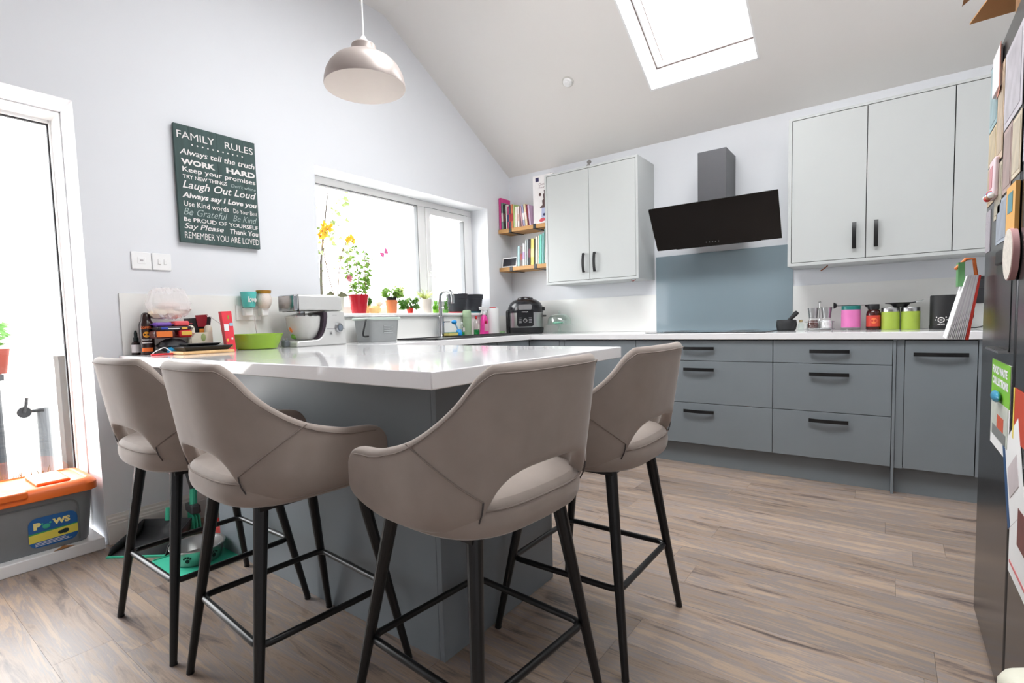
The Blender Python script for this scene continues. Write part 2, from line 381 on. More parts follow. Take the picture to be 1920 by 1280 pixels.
b2, b3, a1, a2, d1, d2 = .938, 1.537, 2.437, 3.035, 3.087, 3.385
dr = [(.726, .866, 'd', .811), (.436, .726, 'd', .668), (.152, .436, 'd', .381)]
dr2 = [(.726, .866, 'd', .8), (.436, .726, 'd', .664), (.152, .436, 'd', .385)]
base_unit('blue grey corner cupboard with a plain door left of the narrow filler', .60, .891, [(.152, .866, 'o', None)])
tag(B(.8925, .937, YF, -.004, .15, .866).build('filler_panel', M_base), 'slim blue grey filler strip between corner cupboard and the drawers', 'panel')
base_unit('blue grey base cupboard behind the near stools, handle near its top', b2, b3, [(.152, .866, 'o', .80)])
base_unit('wide three drawer unit under the hob, blue grey with black handles', b3, a1, dr)
base_unit('three drawer unit right of the hob unit, below the mortar and mills', a1, a2, dr2)
tag(B(a2+.001, a2+.014, YF-.002, -.004, 0, .868).build('end_panel', M_base), 'thin blue grey upright panel reaching the floor beside the drawers', 'panel')
tag(B(a2+.016, d1-.001, YF+.004, -.004, .15, .866).build('filler_panel', M_base), 'blue grey filler strip between upright panel and tall narrow door', 'panel')
base_unit('narrow blue grey pull-out cupboard with one long handle beside the fridge', d1, d2, [(.152, .866, 'o', .79)], hl=.225)
tag(B(d2+.002, 3.95, YF-.0, -.004, .15, .868).build('filler_panel', M_base, bevel=.001), 'blue grey end filler between pull-out cupboard and the fridge', 'panel')
def plinth(label, x0, x1, y0, y1): return tag(B(x0, x1, y0, y1, 0, .148).build('plinth', M_base), label, 'plinth')
plinth('blue grey kickboard under the drawer units on the back wall', .61, a2, -.55, -.534)
plinth('blue grey kickboard under the narrow pull-out cupboard', a2+.016, 3.95, -.55, -.534)
# sink run facing +x
def side_unit(label, y0, y1):
    t = thing('base_cabinet', label, 'cabinet', (0, y0, 0)); w = y1-y0
    B(.004, .575, .001, w-.001, .15, .868).build('carcass', M_base, t)
    d = B(.58, .60, .002, w-.002, .152, .866).build('door', M_base, t, bevel=.0012); bow_handle(d, (.60, w/2, .80), (0,1,0), .2, (1,0,0))
side_unit('blue grey sink cupboard below the dish bottles and tap', -1.04, -.604)
side_unit('blue grey sink cupboard between the corner one and the peninsula', -1.64, -1.042)
side_unit('blue grey cupboard of the sink run hidden behind the peninsula top', -2.2, -1.642)
plinth('blue grey kickboard under the sink run cupboards', .534, .55, -2.2, -.56)
# worktops
mb = MB(); mb.prism([(0.001,-.001),(3.99,-.001),(3.99,-.62),(.62,-.62),(.62,-2.204),(.001,-2.204)], .87, ZT, 'z')
tag(mb.build('kitchen_worktop', M_quartz, bevel=.003), 'white quartz worktop running around the corner under window and hob', 'worktop')
PX, PY0, PY1 = 2.144, -3.288, -2.206
tag(B(.001, PX, PY0, PY1, .868, ZT).build('peninsula_worktop', M_quartz, bevel=.003), 'white quartz breakfast bar top with the stools around it', 'worktop')
t = thing('peninsula_cabinet', 'blue grey panelled base carrying the breakfast bar top', 'cabinet', (0,0,0))
BX, BY0, BY1 = 1.954, -3.086, -2.461
B(.52, BX-.02, BY0+.02, BY1, 0, .867).build('carcass', M_base, t)
B(.5, BX-.0205, BY0, BY0+.019, 0, .867).build('front_panel', M_base, t, bevel=.001)
B(BX-.0195, BX, BY0, BY1, 0, .867).build('end_panel', M_base, t, bevel=.001)
# upstand panels
tag(B(.001, .009, -3.27, WY0, ZT+.001, 1.215).build('upstand_panel', M_gloss), 'glossy white wall panel behind the cluttered left end of the bar', 'wall panel')
tag(B(.001, .009, WY0+.001, -.012, ZT+.001, 1.085).build('upstand_panel', M_gloss), 'glossy white wall panel below the window sill behind the tap', 'wall panel')
tag(B(.001, 1.474, -.009, -.001, ZT+.001, 1.215).build('upstand_panel', M_gloss), 'glossy white wall panel behind the pressure cooker and cake dome', 'wall panel')
tag(B(2.466, 3.99, -.009, -.001, ZT+.001, 1.222).build('upstand_panel', M_gloss), 'glossy white wall panel behind the mills, canisters and jug', 'wall panel')
M_splash = mat('blue_grey_back_painted_glass', (133, 150, 158), .06, var=.02, scale=3, coat=.5)
tag(B(1.475, 2.465, -.011, -.001, ZT+.001, 1.518).build('glass_splashback', M_splash, bevel=.001), 'shiny blue grey glass splashback between the wall units behind the hob', 'splashback')
# hob
t = thing('hob', 'flat black glass hob let into the white worktop', 'hob', (0,0,ZT))
B(1.595, 2.389, -.565, -.06, .0005, .0065).build('glass_top', mat('black_ceramic_glass', (26, 26, 28), .05, var=.02, coat=.4), t, bevel=.002)
M_ring = mat('grey_print', (90, 90, 92), .3)
for x, y, r in ((1.78,-.42,.1),(1.78,-.2,.08),(2.2,-.42,.08),(2.2,-.2,.1)):
    MB().lathe([(r-.002,.0066),(r,.0066),(r,.0069),(r-.002,.0069)], 32, (x,y,0)).build('cooking_ring', M_ring, t)
# wall units
def wall_unit(label, x0, x1, doors, z0=1.354, z1=2.2526, hs=(), frame=(1,1)):
    t = thing('wall_cabinet', label, 'cabinet', (0,0,0)); yf = -.3405; e = .02
    B(x0, x1, -.318, -.002, z0, z1).build('carcass', M_shadow, t)  # dark carcass colour paints in the shade of the door gaps
    B(x0-e*frame[0], x1+e*frame[1], yf-.002, -.002, z0-e, z0-.001).build('bottom_panel', M_wallcab, t)
    B(x0-e*frame[0], x1+e*frame[1], yf-.002, -.002, z1+.001, z1+e*.8).build('top_panel', M_wallcab, t)
    if frame[0]: B(x0-e, x0-.001, yf-.002, -.002, z0-.001, z1+.001).build('side_panel', M_wallcab, t)
    if frame[1]: B(x1+.001, x1+e, yf-.002, -.002, z0-.001, z1+.001).build('side_panel', M_wallcab, t)
    for (a, b, hx) in doors:
        d = B(a+.002, b-.002, yf, yf+.02, z0+.002, z1-.002).build('door', M_wallcab, t, bevel=.001)
        if hx: bow_handle(d, (hx, yf, 1.492), (0,0,1), .158, (0,-1,0))
    return t
wall_unit('pale grey wall unit with two doors beside the bookshelves', .641, 1.4396, [(.641,1.04,.992),(1.04,1.4396,1.092)])
wall_unit('pale grey wall unit with two doors right of the extractor', 2.497, 3.2885, [(2.497,2.893,2.836),(2.893,3.2885,2.944)], frame=(1,0))
wall_unit('pale grey wall unit with a plain door half hidden by the fridge', 3.289, 3.96, [(3.289,3.69,None),(3.69,3.96,None)], frame=(0,1))
# extractor hood
t = thing('extractor_hood', 'angled black glass extractor hood with grey chimney above the hob', 'hood', (0,0,0))
B(1.885, 2.082, -.27, -.002, 1.70, 2.205).build('chimney', mat('graphite_steel', (92, 92, 95), .42, .5, var=.05), t, bevel=.002)
def hp(x, s, d):  # point on the glass: s along slope 0 bottom..1 top, d outward
    y = -.25-.17*s; z = 1.535+.29*s; nn = Vector((0,-.29,.17)).normalized()*-1
    nn = Vector((0,-.863,-.505)); return Vector((x,y,z))+nn*d
mb = MB(); mb.hexa([hp(1.577,0,-.006), hp(2.430,0,-.006), hp(2.430,0,0), hp(1.577,0,0), hp(1.572,1,-.006), hp(2.431,1,-.006), hp(2.431,1,0), hp(1.572,1,0)])
mb.build('glass_panel', mat('black_gloss_glass', (17, 17, 18), .12, var=.25, scale=30, stretch=(.4,12,12)), t, bevel=.001)
mb = MB(); mb.hexa([hp(1.72,-.02,-.07), hp(2.30,-.02,-.07), hp(2.30,-.02,-.008), hp(1.72,-.02,-.008), hp(1.72,.9,-.07), hp(2.30,.9,-.07), hp(2.30,.9,-.008), hp(1.72,.9,-.008)])
mb.box(1.80, 2.17, -.22, -.002, 1.6, 1.72)
mb.build('body', M_blackp, t)
mb = MB(); mb.hexa([hp(1.572,.28,-.02), hp(1.59,.28,-.02), hp(1.59,.28,-.006), hp(1.572,.28,-.006), hp(1.567,.96,-.02), hp(1.59,.96,-.02), hp(1.59,.96,-.006), hp(1.567,.96,-.006)]); mb.build('side_trim', M_blackp, t)
for i in range(5):
    mb = MB(); p = hp(1.945+i*.021, .09, .0006); mb.cyl(p, p+Vector((0,-.863,-.505))*.0008, .0045, n=10); mb.build('touch_button', mat('button_print', (95, 95, 97), .4), t)
# fridge
FX, FY1, FY0, FZ = 3.255, -1.912, -2.82, 1.775
t = thing('fridge_freezer', 'tall black stainless side by side fridge covered in photos and notes', 'fridge', (0,0,0))
B(FX+.055, 3.96, FY0+.004, FY1-.004, .04, FZ-.01).build('cabinet', mat('fridge_side', (58, 58, 60), .45, .3), t, bevel=.004)
ym = -2.455
dl = B(FX, FX+.05, ym+.006, FY1, .03, FZ).build('door', M_fridge, t, bevel=.012, seg=3)
drr = B(FX, FX+.05, FY0, ym-.006, .03, FZ).build('door', M_fridge, t, bevel=.012, seg=3)
mb = MB(); mb.box(FX+.02, FX+.06, ym-.007, ym+.007, .03, FZ); mb.build('door_gap', M_shadow, t)
MB().prism(rrect(-2.385,-2.16,.915,1.19,.012), FX-.0015, FX+.012, 'x').build('dispenser_recess', mat('dispenser_black', (34, 34, 36), .25), dl)
B(FX-.006, FX+.01, -2.375, -2.17, 1.145, 1.185).build('dispenser_spout', M_blackp, dl, bevel=.004)
mb = MB(); mb.box(FX-.02, FX+.002, -2.378, -2.167, .913, .918)
for i in range(7): mb.box(FX-.02, FX-.0, -2.37+i*.03, -2.362+i*.03, .918, .921)
mb.build('drip_tray', M_steel, dl)
for k in (-1.98, -2.75):
    mb = MB(); mb.cyl((3.4,k,0),(3.4,k,.041),.02,n=12); mb.build('foot', M_blackp, t)

# ================================================================ BAR STOOLS
def shell_pts():
    cols = []
    def zt(ph, yy):
        if ph <= 33: return .945
        if ph <= 46: return .945-.03*((ph-33)/13)**1.5
        if ph < 88: return .915-(.915-.774)*((ph-46)/42)**.8
        return None
    A, Bk, ex = .262, .232, .62
    phs = [0,4,8,12,16,20,24,27,29.5,31.5,33,34.5,37,41,46,52,58,64,70,76,82,87]
    out = []
    for ph in phs:
        s = math.sin(math.radians(ph)); c = math.cos(math.radians(ph))
        x = A*s**ex if s > 0 else 0; y = -Bk*c**ex
        top = zt(ph, y)
        pc = 33.0
        if ph < pc: bot = .592+(.718-.592)*math.sqrt(max(0, 1-(ph/pc)**2.6))
        else: bot = .590
        out.append((x, y, bot, top))
    for yy, top, bot in ((.02,.760,.592),(.055,.754,.597),(.095,.752,.605),(.13,.748,.613),(.156,.738,.622),(.172,.716,.637),(.178,.69,.66)):
        out.append((A-.0-.02*(yy/.178)**2, yy, bot, top))
    return out
def shell_point(x, y, z, d=0):
    """plan point pushed outwards with height; d = outward offset"""
    wb = max(0, min(1, -y/.232)); h = z-.60
    lean = .165*max(0, h)*wb - .012*max(0, .05-h)/.05
    yy = y - lean; xx = x*(1-.0*h)
    # tuck the underside inwards
    tuck = max(0, (.66-z)/.07); k = 1-.07*min(1, tuck)**2
    v = Vector((xx, yy, 0)); 
    if d: 
        nn = Vector((x*.9, yy, 0)).normalized(); v += nn*d
    return Vector((v.x*k, v.y*k, z))
half = shell_pts(); R = 7
full = [(-x,y,b,t) for x,y,b,t in half[::-1][:-1]] + half
mbs = MB(); vs = []; fs = []
for (x,y,b,t_) in full:
    for j in range(R+1):
        z = b+(t_-b)*j/R; vs.append(shell_point(x,y,z))
for i in range(len(full)-1):
    for j in range(R): fs.append((i*(R+1)+j, (i+1)*(R+1)+j, (i+1)*(R+1)+j+1, i*(R+1)+j+1))
mbs.add(vs, fs)
def make_stool():
    t = thing('bar_stool', 'x', 'bar stool')
    sh = mbs.build('backrest', M_velvet, t, smooth=True)
    bmn = bmesh.new(); bmn.from_mesh(sh.data)
    # outward normals
    for f_ in bmn.faces:
        c = f_.calc_center_median()
        if f_.normal.x*c.x + f_.normal.y*c.y < 0: f_.normal_flip()
    bmn.to_mesh(sh.data); bmn.free()
    so = sh.modifiers.new('solid', 'SOLIDIFY'); so.thickness = .034; so.offset = -1; so.use_even_offset = False
    sb = sh.modifiers.new('sub', 'SUBSURF'); sb.levels = 1; sb.render_levels = 2
    # seat cushion
    mb = MB(); vs = []; fs = []; n = 40
    rings = [(.0,.574),(.55,.574),(.86,.576),(.955,.588),(.985,.612),(.985,.634),(.97,.650),(.93,.663),(.8,.671),(.5,.675),(.0,.676)]
    for s, z in rings:
        for i in range(n):
            a = 2*PI*i/n; ca, sa = math.cos(a), math.sin(a); ex = .62
            px = .243*math.copysign(abs(ca)**ex, ca); py = (.243 if sa < 0 else .205)*math.copysign(abs(sa)**ex, sa)
            vs.append((px*s, py*s, z))
    for q in range(len(rings)-1):
        for i in range(n): fs.append((q*n+i, q*n+(i+1)%n, (q+1)*n+(i+1)%n, (q+1)*n+i))
    mb.add(vs, fs); st = mb.build('seat', M_velvet, t, smooth=True, sub=1)
    # seat piping
    pts = []
    for i in range(n):
        a = 2*PI*i/n; ca, sa = math.cos(a), math.sin(a); ex = .62
        pts.append((.243*.975*math.copysign(abs(ca)**ex, ca), (.243 if sa < 0 else .205)*.975*math.copysign(abs(sa)**ex, sa), .647))
    MB().tube(pts, .0022, 6, True).build('piping', M_seam, st)
    # seams on the back
    for sgn in (-1, 1):
        pts = []
        for k in range(13):
            q = k/12; ph = 82-(82-34.5)*q; s = math.sin(math.radians(ph)); c = math.cos(math.radians(ph))
            x = .262*s**.62; y = -.232*c**.62; z = .785-(.785-.672)*q**.9
            p = shell_point(x, y, z, .0012); pts.append((sgn*p.x, p.y, p.z))
        MB().tube(pts, .0018, 6).build('seam', M_seam, sh)
        pts = []
        for k in range(7):
            q = k/6; ph = 34.5; s = math.sin(math.radians(ph)); c = math.cos(math.radians(ph))
            z = .672-(.672-.592)*q; p = shell_point(.262*s**.62, -.232*c**.62, z, .001); pts.append((sgn*p.x, p.y, p.z))
        MB().tube(pts, .0018, 6).build('zip', M_zip, sh)
    pts = []
    for (x,y,b,t_) in full[3:-3]:
        p = shell_point(x, y, t_-.016, .0012); pts.append(tuple(p))
    MB().tube(pts, .0016, 6).build('seam', M_seam, sh)
    # frame
    for sx in (-1, 1):
        for sy in (-1, 1):
            mb = MB(); top = Vector((sx*.148, sy*.14-.012, .585)); bot = Vector((sx*.232, sy*.228, .0))
            mb.cyl(bot+Vector((0,0,.006)), top, .0105, .0185, 16); lg = mb.build('leg', M_leg, t)
            mb = MB(); mb.cyl(bot, bot+Vector((-sx*.001,-sy*.001,.008)), .011, .011, 12); mb.build('foot_cap', M_blackp, lg)
    mb = MB(); mb.box(-.17, .17, -.165, .14, .566, .576); mb.build('mounting_plate', M_leg, t)
    hh = .192; zf = .238; r = .03; pts = []
    for cx, cy, a in ((hh-r,hh-r,0),(-hh+r,hh-r,90),(-hh+r,-hh+r,180),(hh-r,-hh+r,270)):
        for i in range(6): q = math.radians(a+18*i); pts.append((cx+r*math.cos(q), cy+r*math.sin(q)-.003, zf))
    fr_ = MB().tube(pts, .0095, 10, True).build('footrest', M_leg, t)
    for sx in (-1, 1):
        for sy in (-1, 1):
            mb = MB(); p = Vector((sx*.184, sy*.182-.003, zf)); mb.cyl(p, p+Vector((sx*.012, sy*.012, 0)), .006, n=8); mb.build('bolt', M_steel, fr_)
    return t
st = make_stool()
G = 'bar stools around the peninsula'
for i, (x, y, rz, lab) in enumerate((
    (1.035, -3.342, 0, 'taupe velvet bar stool farthest left, nearest the glazed door'),
    (1.60, -3.345, -4, 'taupe velvet bar stool second from left, along the front of the bar'),
    (2.178, -3.190, 85.5, 'taupe velvet bar stool nearest the camera at the bar corner'),
    (2.205, -2.62, 90, 'taupe velvet bar stool farthest right, nearest the drawer units'))):
    o = st if i == 0 else copy_tree(st)
    o.location = (x, y, 0); o.rotation_euler = (0, 0, math.radians(rz)); tag(o, lab, 'bar stool', G)

# ================================================================ LAMP, SIGN, SWITCHES
t = thing('pendant_lamp', 'taupe metal dome pendant lamp with white inside, over the bar', 'lamp', (1.196, -2.68, 2.045)); t.scale = (.91, .91, .91)
prof = [(.186,0),(.187,.004),(.184,.03),(.176,.06),(.160,.09),(.135,.117),(.105,.135),(.072,.146),(.058,.150),(.056,.160),(.056,.188),(.052,.193),(.012,.195)]
inner = [(r-.003, z-.003 if z > .02 else z) for r, z in prof[:-1]][::-1]
MB().lathe(prof, 48).build('shade', mat('taupe_satin_metal', (168, 157, 152), .38, .25, var=.03), t, smooth=True)
MB().lathe([(r-.004, z-.002 if z > .02 else z+.0005) for r, z in prof[:8]], 48).build('shade_lining', mat('white_enamel', (226, 228, 232), .2, var=.01), t, smooth=True)
MB().lathe([(.0265,.195),(.026,.2),(.014,.225),(.006,.235),(.0,.236)], 20).build('cord_cap', M_white, t)
MB().cyl((0,0,.23), (0,0,(ZR-2.045)/.91-.02), .0038, n=8).build('cord', M_white, t)
MB().lathe([(.05,-.03),(.048,-.012),(.02,-.002),(0,0)], 24, (0,0,(ZR-2.045)/.91-.001)).build('ceiling_rose', M_white, t)
lh = MB().lathe([(.0,.145),(.02,.145),(.02,.1),(.0,.1)], 16).build('lamp_holder', M_white, t)
MB().ball((0,0,.07), (.03,.03,.036), 16, 10).build('bulb', mat('frosted_bulb', (240, 240, 236), .25), lh)
t = thing('smoke_detector', 'small round white smoke detector on the sloping ceiling', 'detector', tuple(onroof(1.05, -.665, 0)))
t.rotation_euler = (-math.atan(SLK), 0, 0)
MB().lathe([(.0,-.03),(.018,-.03),(.02,-.022),(.033,-.018),(.036,-.003),(.036,0)], 28).build('housing', M_white, t)
MB().lathe([(.046,-.005),(.046,0),(.036,0),(.036,-.005)], 28).build('base_ring', C('detector_ring', 206,203,198), t)

t = thing('wall_sign', 'weathered green plank sign with white family rules lettering', 'sign', (0, -2.987, 1.4926))
SW, SH = .425, .6107
M_sign = mat('weathered_green', (60, 80, 78), .7, var=.45, scale=5, stretch=(1, 6, 1))
bw = SW/6
for i in range(6): B(.008, .028+.0006*(i % 2), i*bw+.0005, (i+1)*bw-.0005, 0, SH).build('board', M_sign, t)
for zz in (.1, .5): B(.001, .0085, .04, SW-.04, zz*SH, zz*SH+.04).build('batten', M_wood, t)
M_ink = mat('white_lettering', (228, 224, 222), .7); M_ink2 = mat('faded_lettering', (165, 178, 176), .7)
rows = [('FAMILY', .03, .47, .055, .115, .0, 0, 0), ('RULES', .60, .97, .055, .115, .0, 0, 0),
 ('Always tell the truth', .05, .98, .2, .265, .012, .2, 0), ('WORK', .06, .46, .285, .335, .04, 0, 0), ('HARD', .60, .98, .285, .335, .04, 0, 0),
 ('Keep your promises', .07, .98, .352, .408, .012, 0, 0), ('TRY NEW THINGS', .07, .60, .42, .453, .015, 0, 0), ("Don't whine", .65, .98, .425, .455, .0, .2, 1),
 ('Laugh Out Loud', .06, .98, .47, .555, .01, .3, 0), ('Always say I Love you', .05, .98, .57, .63, .03, .2, 0), ('Use Kind words', .06, .60, .645, .69, .005, 0, 0),
 ('Do Your Best', .66, .98, .65, .69, .0, 0, 0), ('Be Grateful', .05, .58, .705, .765, -.005, .35, 1), ('Be Kind', .65, .97, .71, .765, -.005, .35, 1),
 ('Be PROUD OF YOURSELF', .05, .98, .785, .82, .015, 0, 0), ('Say Please', .05, .52, .835, .895, .01, .25, 0), ('Thank You', .60, .98, .84, .885, .015, .1, 0),
 ('REMEMBER YOU ARE LOVED', .05, .985, .91, .965, .0, 0, 0)]
for s, x0, x1, z0, z1, bo, sh_, fd in rows:
    lettering(s, M_ink2 if fd else M_ink, t, (.0296, x0*SW, (1-z1)*SH), (0,1,0), (0,0,1), (x1-x0)*SW, (z1-z0)*SH, bo, sh_)
mb = MB()
for i in range(11):
    yy = (.2+.062*i)*SW; mb.cyl((.0292, yy, (1-.155)*SH), (.0299, yy, (1-.155)*SH), .0042, n=10)
mb.build('dot_row', M_ink, t)

def plate(label, y0, kind, name='light_switch', cat='switch'):
    t = thing(name, label, cat, (0, y0, 1.338))
    B(.0005, .009, 0, .086, 0, .086).build('plate', M_white, t, bevel=.003)
    if kind == 2:
        for k in (.024, .051): B(.009, .013, k, k+.014, .03, .056).build('rocker', M_white, t, bevel=.002)
    else:
        B(.009, .0105, .026, .06, .028, .06).build('blank_insert', M_white, t, bevel=.001)
        B(.0105, .0115, .036, .05, .04, .048).build('indicator', mat('pale_print', (190, 185, 188), .5), t)
plate('white square wall plate with a small emblem, left of the switch', -3.208, 1, 'wall_plate', 'wall plate')
plate('white double rocker light switch below the family sign', -3.118, 2)
# plug-in pots on the socket
t = thing('wall_socket', 'white double socket above the lime bowl holding the plug-in warmers', 'socket', (.009, -2.72, 1.075))
B(.0, .008, 0, .146, 0, .086).build('plate', M_white, t, bevel=.003)
for k in (.04, .106): B(.008, .010, k-.025, k+.025, .02, .066).build('outlet_face', M_white, t)
t = thing('wax_warmer', 'turquoise plug-in wax warmer pot on the wall socket', 'wax warmer', (.06, -2.665, 1.098))
MB().lathe([(.0,.05),(.03,.05),(.034,.06),(.0435,.138),(.041,.138),(.033,.065),(0,.062)], 28).build('pot', C('turquoise_glaze', 92, 196, 190, rough=.3), t)
lettering('love', M_ink, t, (.0405, -.026, .078), (0,1,0), (.1,0,1), .05, .034, .03, .2)
B(-.04, .0, -.024, .024, 0, .05).build('plug_body', M_white, t, bevel=.006)
t = thing('wax_warmer', 'cream quilted plug-in wax warmer with gold rim on the wall socket', 'wax warmer', (.06, -2.575, 1.098))
MB().lathe([(.0,.045),(.025,.045),(.036,.06),(.044,.085),(.043,.105),(.037,.125),(.036,.132)], 28).build('pot', mat('cream_glaze', (226, 214, 205), .35, var=.1, scale=140, bump=.6), t)
MB().lathe([(.036,.131),(.040,.133),(.042,.15),(.036,.15),(.032,.138),(0,.136)], 28).build('rim', C('gold_rim', 176, 128, 52, rough=.3, metal=.7), t)
B(-.04, .012, -.022, .022, 0, .05).build('plug_body', M_white, t, bevel=.006)
tag(MB().tube([(.05,-2.63,1.10),(.052,-2.632,1.06),(.05,-2.625,1.0),(.045,-2.61,.95),(.05,-2.60,.925),(.06,-2.62,.918),(.07,-2.68,.917),(.06,-2.75,.935),(.05,-2.82,.95),(.06,-2.87,.93),(.07,-2.9,.917)], .0028, 6).build('power_cable', C('white_cable', 205,200,202)), 'thin white cable drooping from the socket behind the lime bowl', 'cable')

# ================================================================ CLUTTER ON THE LEFT OF THE BAR
Z0 = ZT+.0005
t = thing('dropper_bottle', 'small dark dropper bottle with white label at the bar end', 'bottle', (.055, -3.228, Z0))
MB().lathe([(0,0),(.019,0),(.02,.004),(.02,.055),(.016,.062),(.009,.066),(.009,.07),(0,.07)], 20).build('bottle_body', C('amber_dark', 38,20,18, rough=.15), t)
MB().lathe([(.0202,.012),(.0206,.012),(.0206,.05),(.0202,.05)], 20).build('label_band', C('label_white', 222,216,216), t)
MB().lathe([(.011,.066),(.011,.084),(.0075,.087),(.0075,.105),(.004,.118),(0,.12)], 16).build('dropper', C('dropper_teal_black', 18,34,34), t)
t = thing('lotion_bottle', 'tall black lotion bottle with orange sun disc on its label', 'bottle', (.105, -3.197, Z0))
MB().lathe([(0,0),(.029,0),(.031,.004),(.031,.145),(.027,.16),(.021,.168),(.021,.172),(.018,.195),(.010,.204),(0,.206)], 28).build('bottle_body', C('brown_black_plastic', 42,22,20, rough=.22), t)
M_or = C('orange_print', 232,110,40); M_sun = C('sun_print', 250,170,40)
def on_cyl(mb, r, a0, a1, z0, z1, n=8):
    vs = [(r*math.cos(a0+(a1-a0)*i/n), r*math.sin(a0+(a1-a0)*i/n), z) for z in (z0, z1) for i in range(n+1)]
    return mb.add(vs, [(i, i+1, n+2+i, n+1+i) for i in range(n)])
def cyl_disc(mb, r, a, z, rad, n=20):
    vs = [(r*math.cos(a), r*math.sin(a), z)]+[(r*math.cos(a+rad*math.cos(2*PI*i/n)/r), r*math.sin(a+rad*math.cos(2*PI*i/n)/r), z+rad*math.sin(2*PI*i/n)) for i in range(n)]
    return mb.add(vs, [(0, 1+i, 1+(i+1) % n) for i in range(n)])
def cyl_text(txt, m, parent, r, a, z, w, h, bold=.02):
    o = lettering(txt, m, parent, (0,-w/2,z), (0,1,0), (0,0,1), w, h, bold)
    for v in o.data.vertices: q = a + v.co.y/r; v.co = (r*math.cos(q), r*math.sin(q), v.co.z)
    return o
AV = math.radians(-20)   # direction of the viewer from these pots
lb = bpy.data.objects.new('x', None); bpy.data.objects.remove(lb)
cyl_disc(MB(), .0314, AV, .098, .0145).build('sun_print', M_sun, t)
cyl_text('COPPER', M_or, t, .0314, AV, .126, .046, .012)
cyl_text('Tanning oil', M_ink, t, .0314, AV, .068, .042, .009)
on_cyl(MB(), .0313, AV-.7, AV+.7, .056, .060).build('print_line', M_ink, t)
on_cyl(MB(), .0313, AV-.8, AV+.8, .016, .034).build('print_band', M_or, t)
t = thing('wire_hanger', 'bent white wire on a red strip at the front of the clutter', 'hanger', (.27, -3.205, Z0))
B(-.006, .006, -.035, .06, 0, .008).build('red_strip', C('red_strip', 225,50,60), t, bevel=.002)
MB().tube([(0,-.03,.008),(0,-.015,.02),(0,.015,.034),(0,.025,.034),(0,.034,.028),(0,.05,.014),(0,.06,.008)], .0022, 6).build('wire', M_white, t)
t = thing('pouch', 'crumpled black pouch with a blue flap under the snack packets', 'pouch', (.165, -3.11, Z0))
def pillow(mb, sx, sy, sz, c=(0,0,0), n=10, seed=0, crump=.0, pw=2):
    rnd = random.Random(seed); vs = []; fs = []
    top = []; 
    for side in (1, -1):
        for i in range(n+1):
            for j in range(n+1):
                u = -1+2*i/n; v = -1+2*j/n; h = (1-abs(u)**pw)**.5*(1-abs(v)**pw)**.5 if abs(u) < 1 and abs(v) < 1 else 0
                k = crump*rnd.uniform(-1,1) if h > 0 else 0
                vs.append((c[0]+u*sx, c[1]+v*sy, c[2]+side*(h*sz)+k))
    m = (n+1)**2
    for s in (0, 1):
        for i in range(n):
            for j in range(n):
                a = s*m+i*(n+1)+j; q = (a, a+n+1, a+n+2, a+1); fs.append(q if s == 0 else q[::-1])
    mb.weld = True; return mb.add(vs, fs)
pillow(MB(), .055, .06, .034, (0,0,.04), 10, 3, .004).build('pouch_body', C('black_nylon', 30,28,32, rough=.5), t)
mb = MB(); mb.hexa([(.056,-.045,.005),(.07,.0,.005),(.066,.005,.012),(.054,-.04,.014),(.05,-.04,.03),(.062,-.01,.032),(.058,-.005,.034),(.048,-.03,.036)]); mb.build('blue_flap', C('bright_blue', 40,160,215), t)
def packet(label, loc, rz, size, base, patches, seed):
    t = thing('snack_packet', label, 'snack packet', loc, rz, 'snack packets in the pile')
    sx, sy, sz = size
    B(-sx, sx, -sy, sy, 0, sz*2).build('wrapper', base, t, bevel=sz*.6, seg=3)
    for e in (-1, 1): B(-sx*.9, sx*.9, e*(sy+.007)-.007, e*(sy+.007)+.007, sz-.001, sz+.001).build('crimp', base, t)
    for (y0, y1, z0, z1, m) in patches:
        B(sx, sx+.0008, y0, y1, z0, z1).build('print_panel', m, t)
    return t
M_mar = C('maroon_wrapper', 74,28,30, rough=.3); M_ob = C('orange_panel', 226,120,50); M_yel = C('yellow_panel', 235,190,80); M_redw = C('red_wrapper', 200,38,44, rough=.3); M_bluew = C('blue_wrapper', 50,70,170, rough=.3); M_purp = C('purple_wrapper', 120,80,170, rough=.3); M_dkw = C('dark_wrapper', 45,40,48, rough=.3)
packet('maroon snack packet with orange panel at the left of the pile', (.155,-3.153,.991), .0, (.055,.045,.019), M_mar, [(-.038,.03,.006,.033,M_ob)], 5)
packet('red and yellow snack packet at the right of the pile', (.155,-3.062,.991), 0, (.055,.03,.019), M_redw, [(-.02,.026,.012,.03,M_yel)], 6)
packet('dark snack packet lying across the top of the pile', (.15,-3.108,1.0295), 0, (.055,.075,.009), M_dkw, [(-.06,-.03,.004,.014,M_bluew),(-.03,.02,.005,.009,M_paper),(.03,.055,.004,.013,M_yel)], 7)
packet('purple sweet packet inside the clear bag on the pile', (.13,-3.145,1.048), .05, (.045,.034,.01), M_purp, [], 8)
packet('coral red sweet packet inside the clear bag on the pile', (.13,-3.062,1.048), -.05, (.045,.034,.013), C('coral_wrapper', 235,90,96, rough=.35), [], 9)
t = thing('plastic_bag', 'crumpled clear plastic bag of biscuits heaped on the snack pile', 'bag', (.12, -3.1, 1.0775))
mb = MB(); pillow(mb, .05, .088, .07, (0,0,.085), 16, 11, .012, 5)
mbag = mat('hazy_polythene', (240,236,236), .35, var=.05, scale=40, alpha=.34, bump=.8); mb.build('bag_film', mbag, t, smooth=False)
for k, (yy, zz, c) in enumerate(((-.045,.022,(214,196,172)),(.02,.025,(226,206,188)),(.0,.06,(232,214,208)),(.055,.045,(226,216,212)))):
    pillow(MB(), .034, .042, .024, (0,yy,zz+.012), 6, 20+k, .003, 4).build('biscuit_slab', C('biscuit_%d' % k, *c), t)
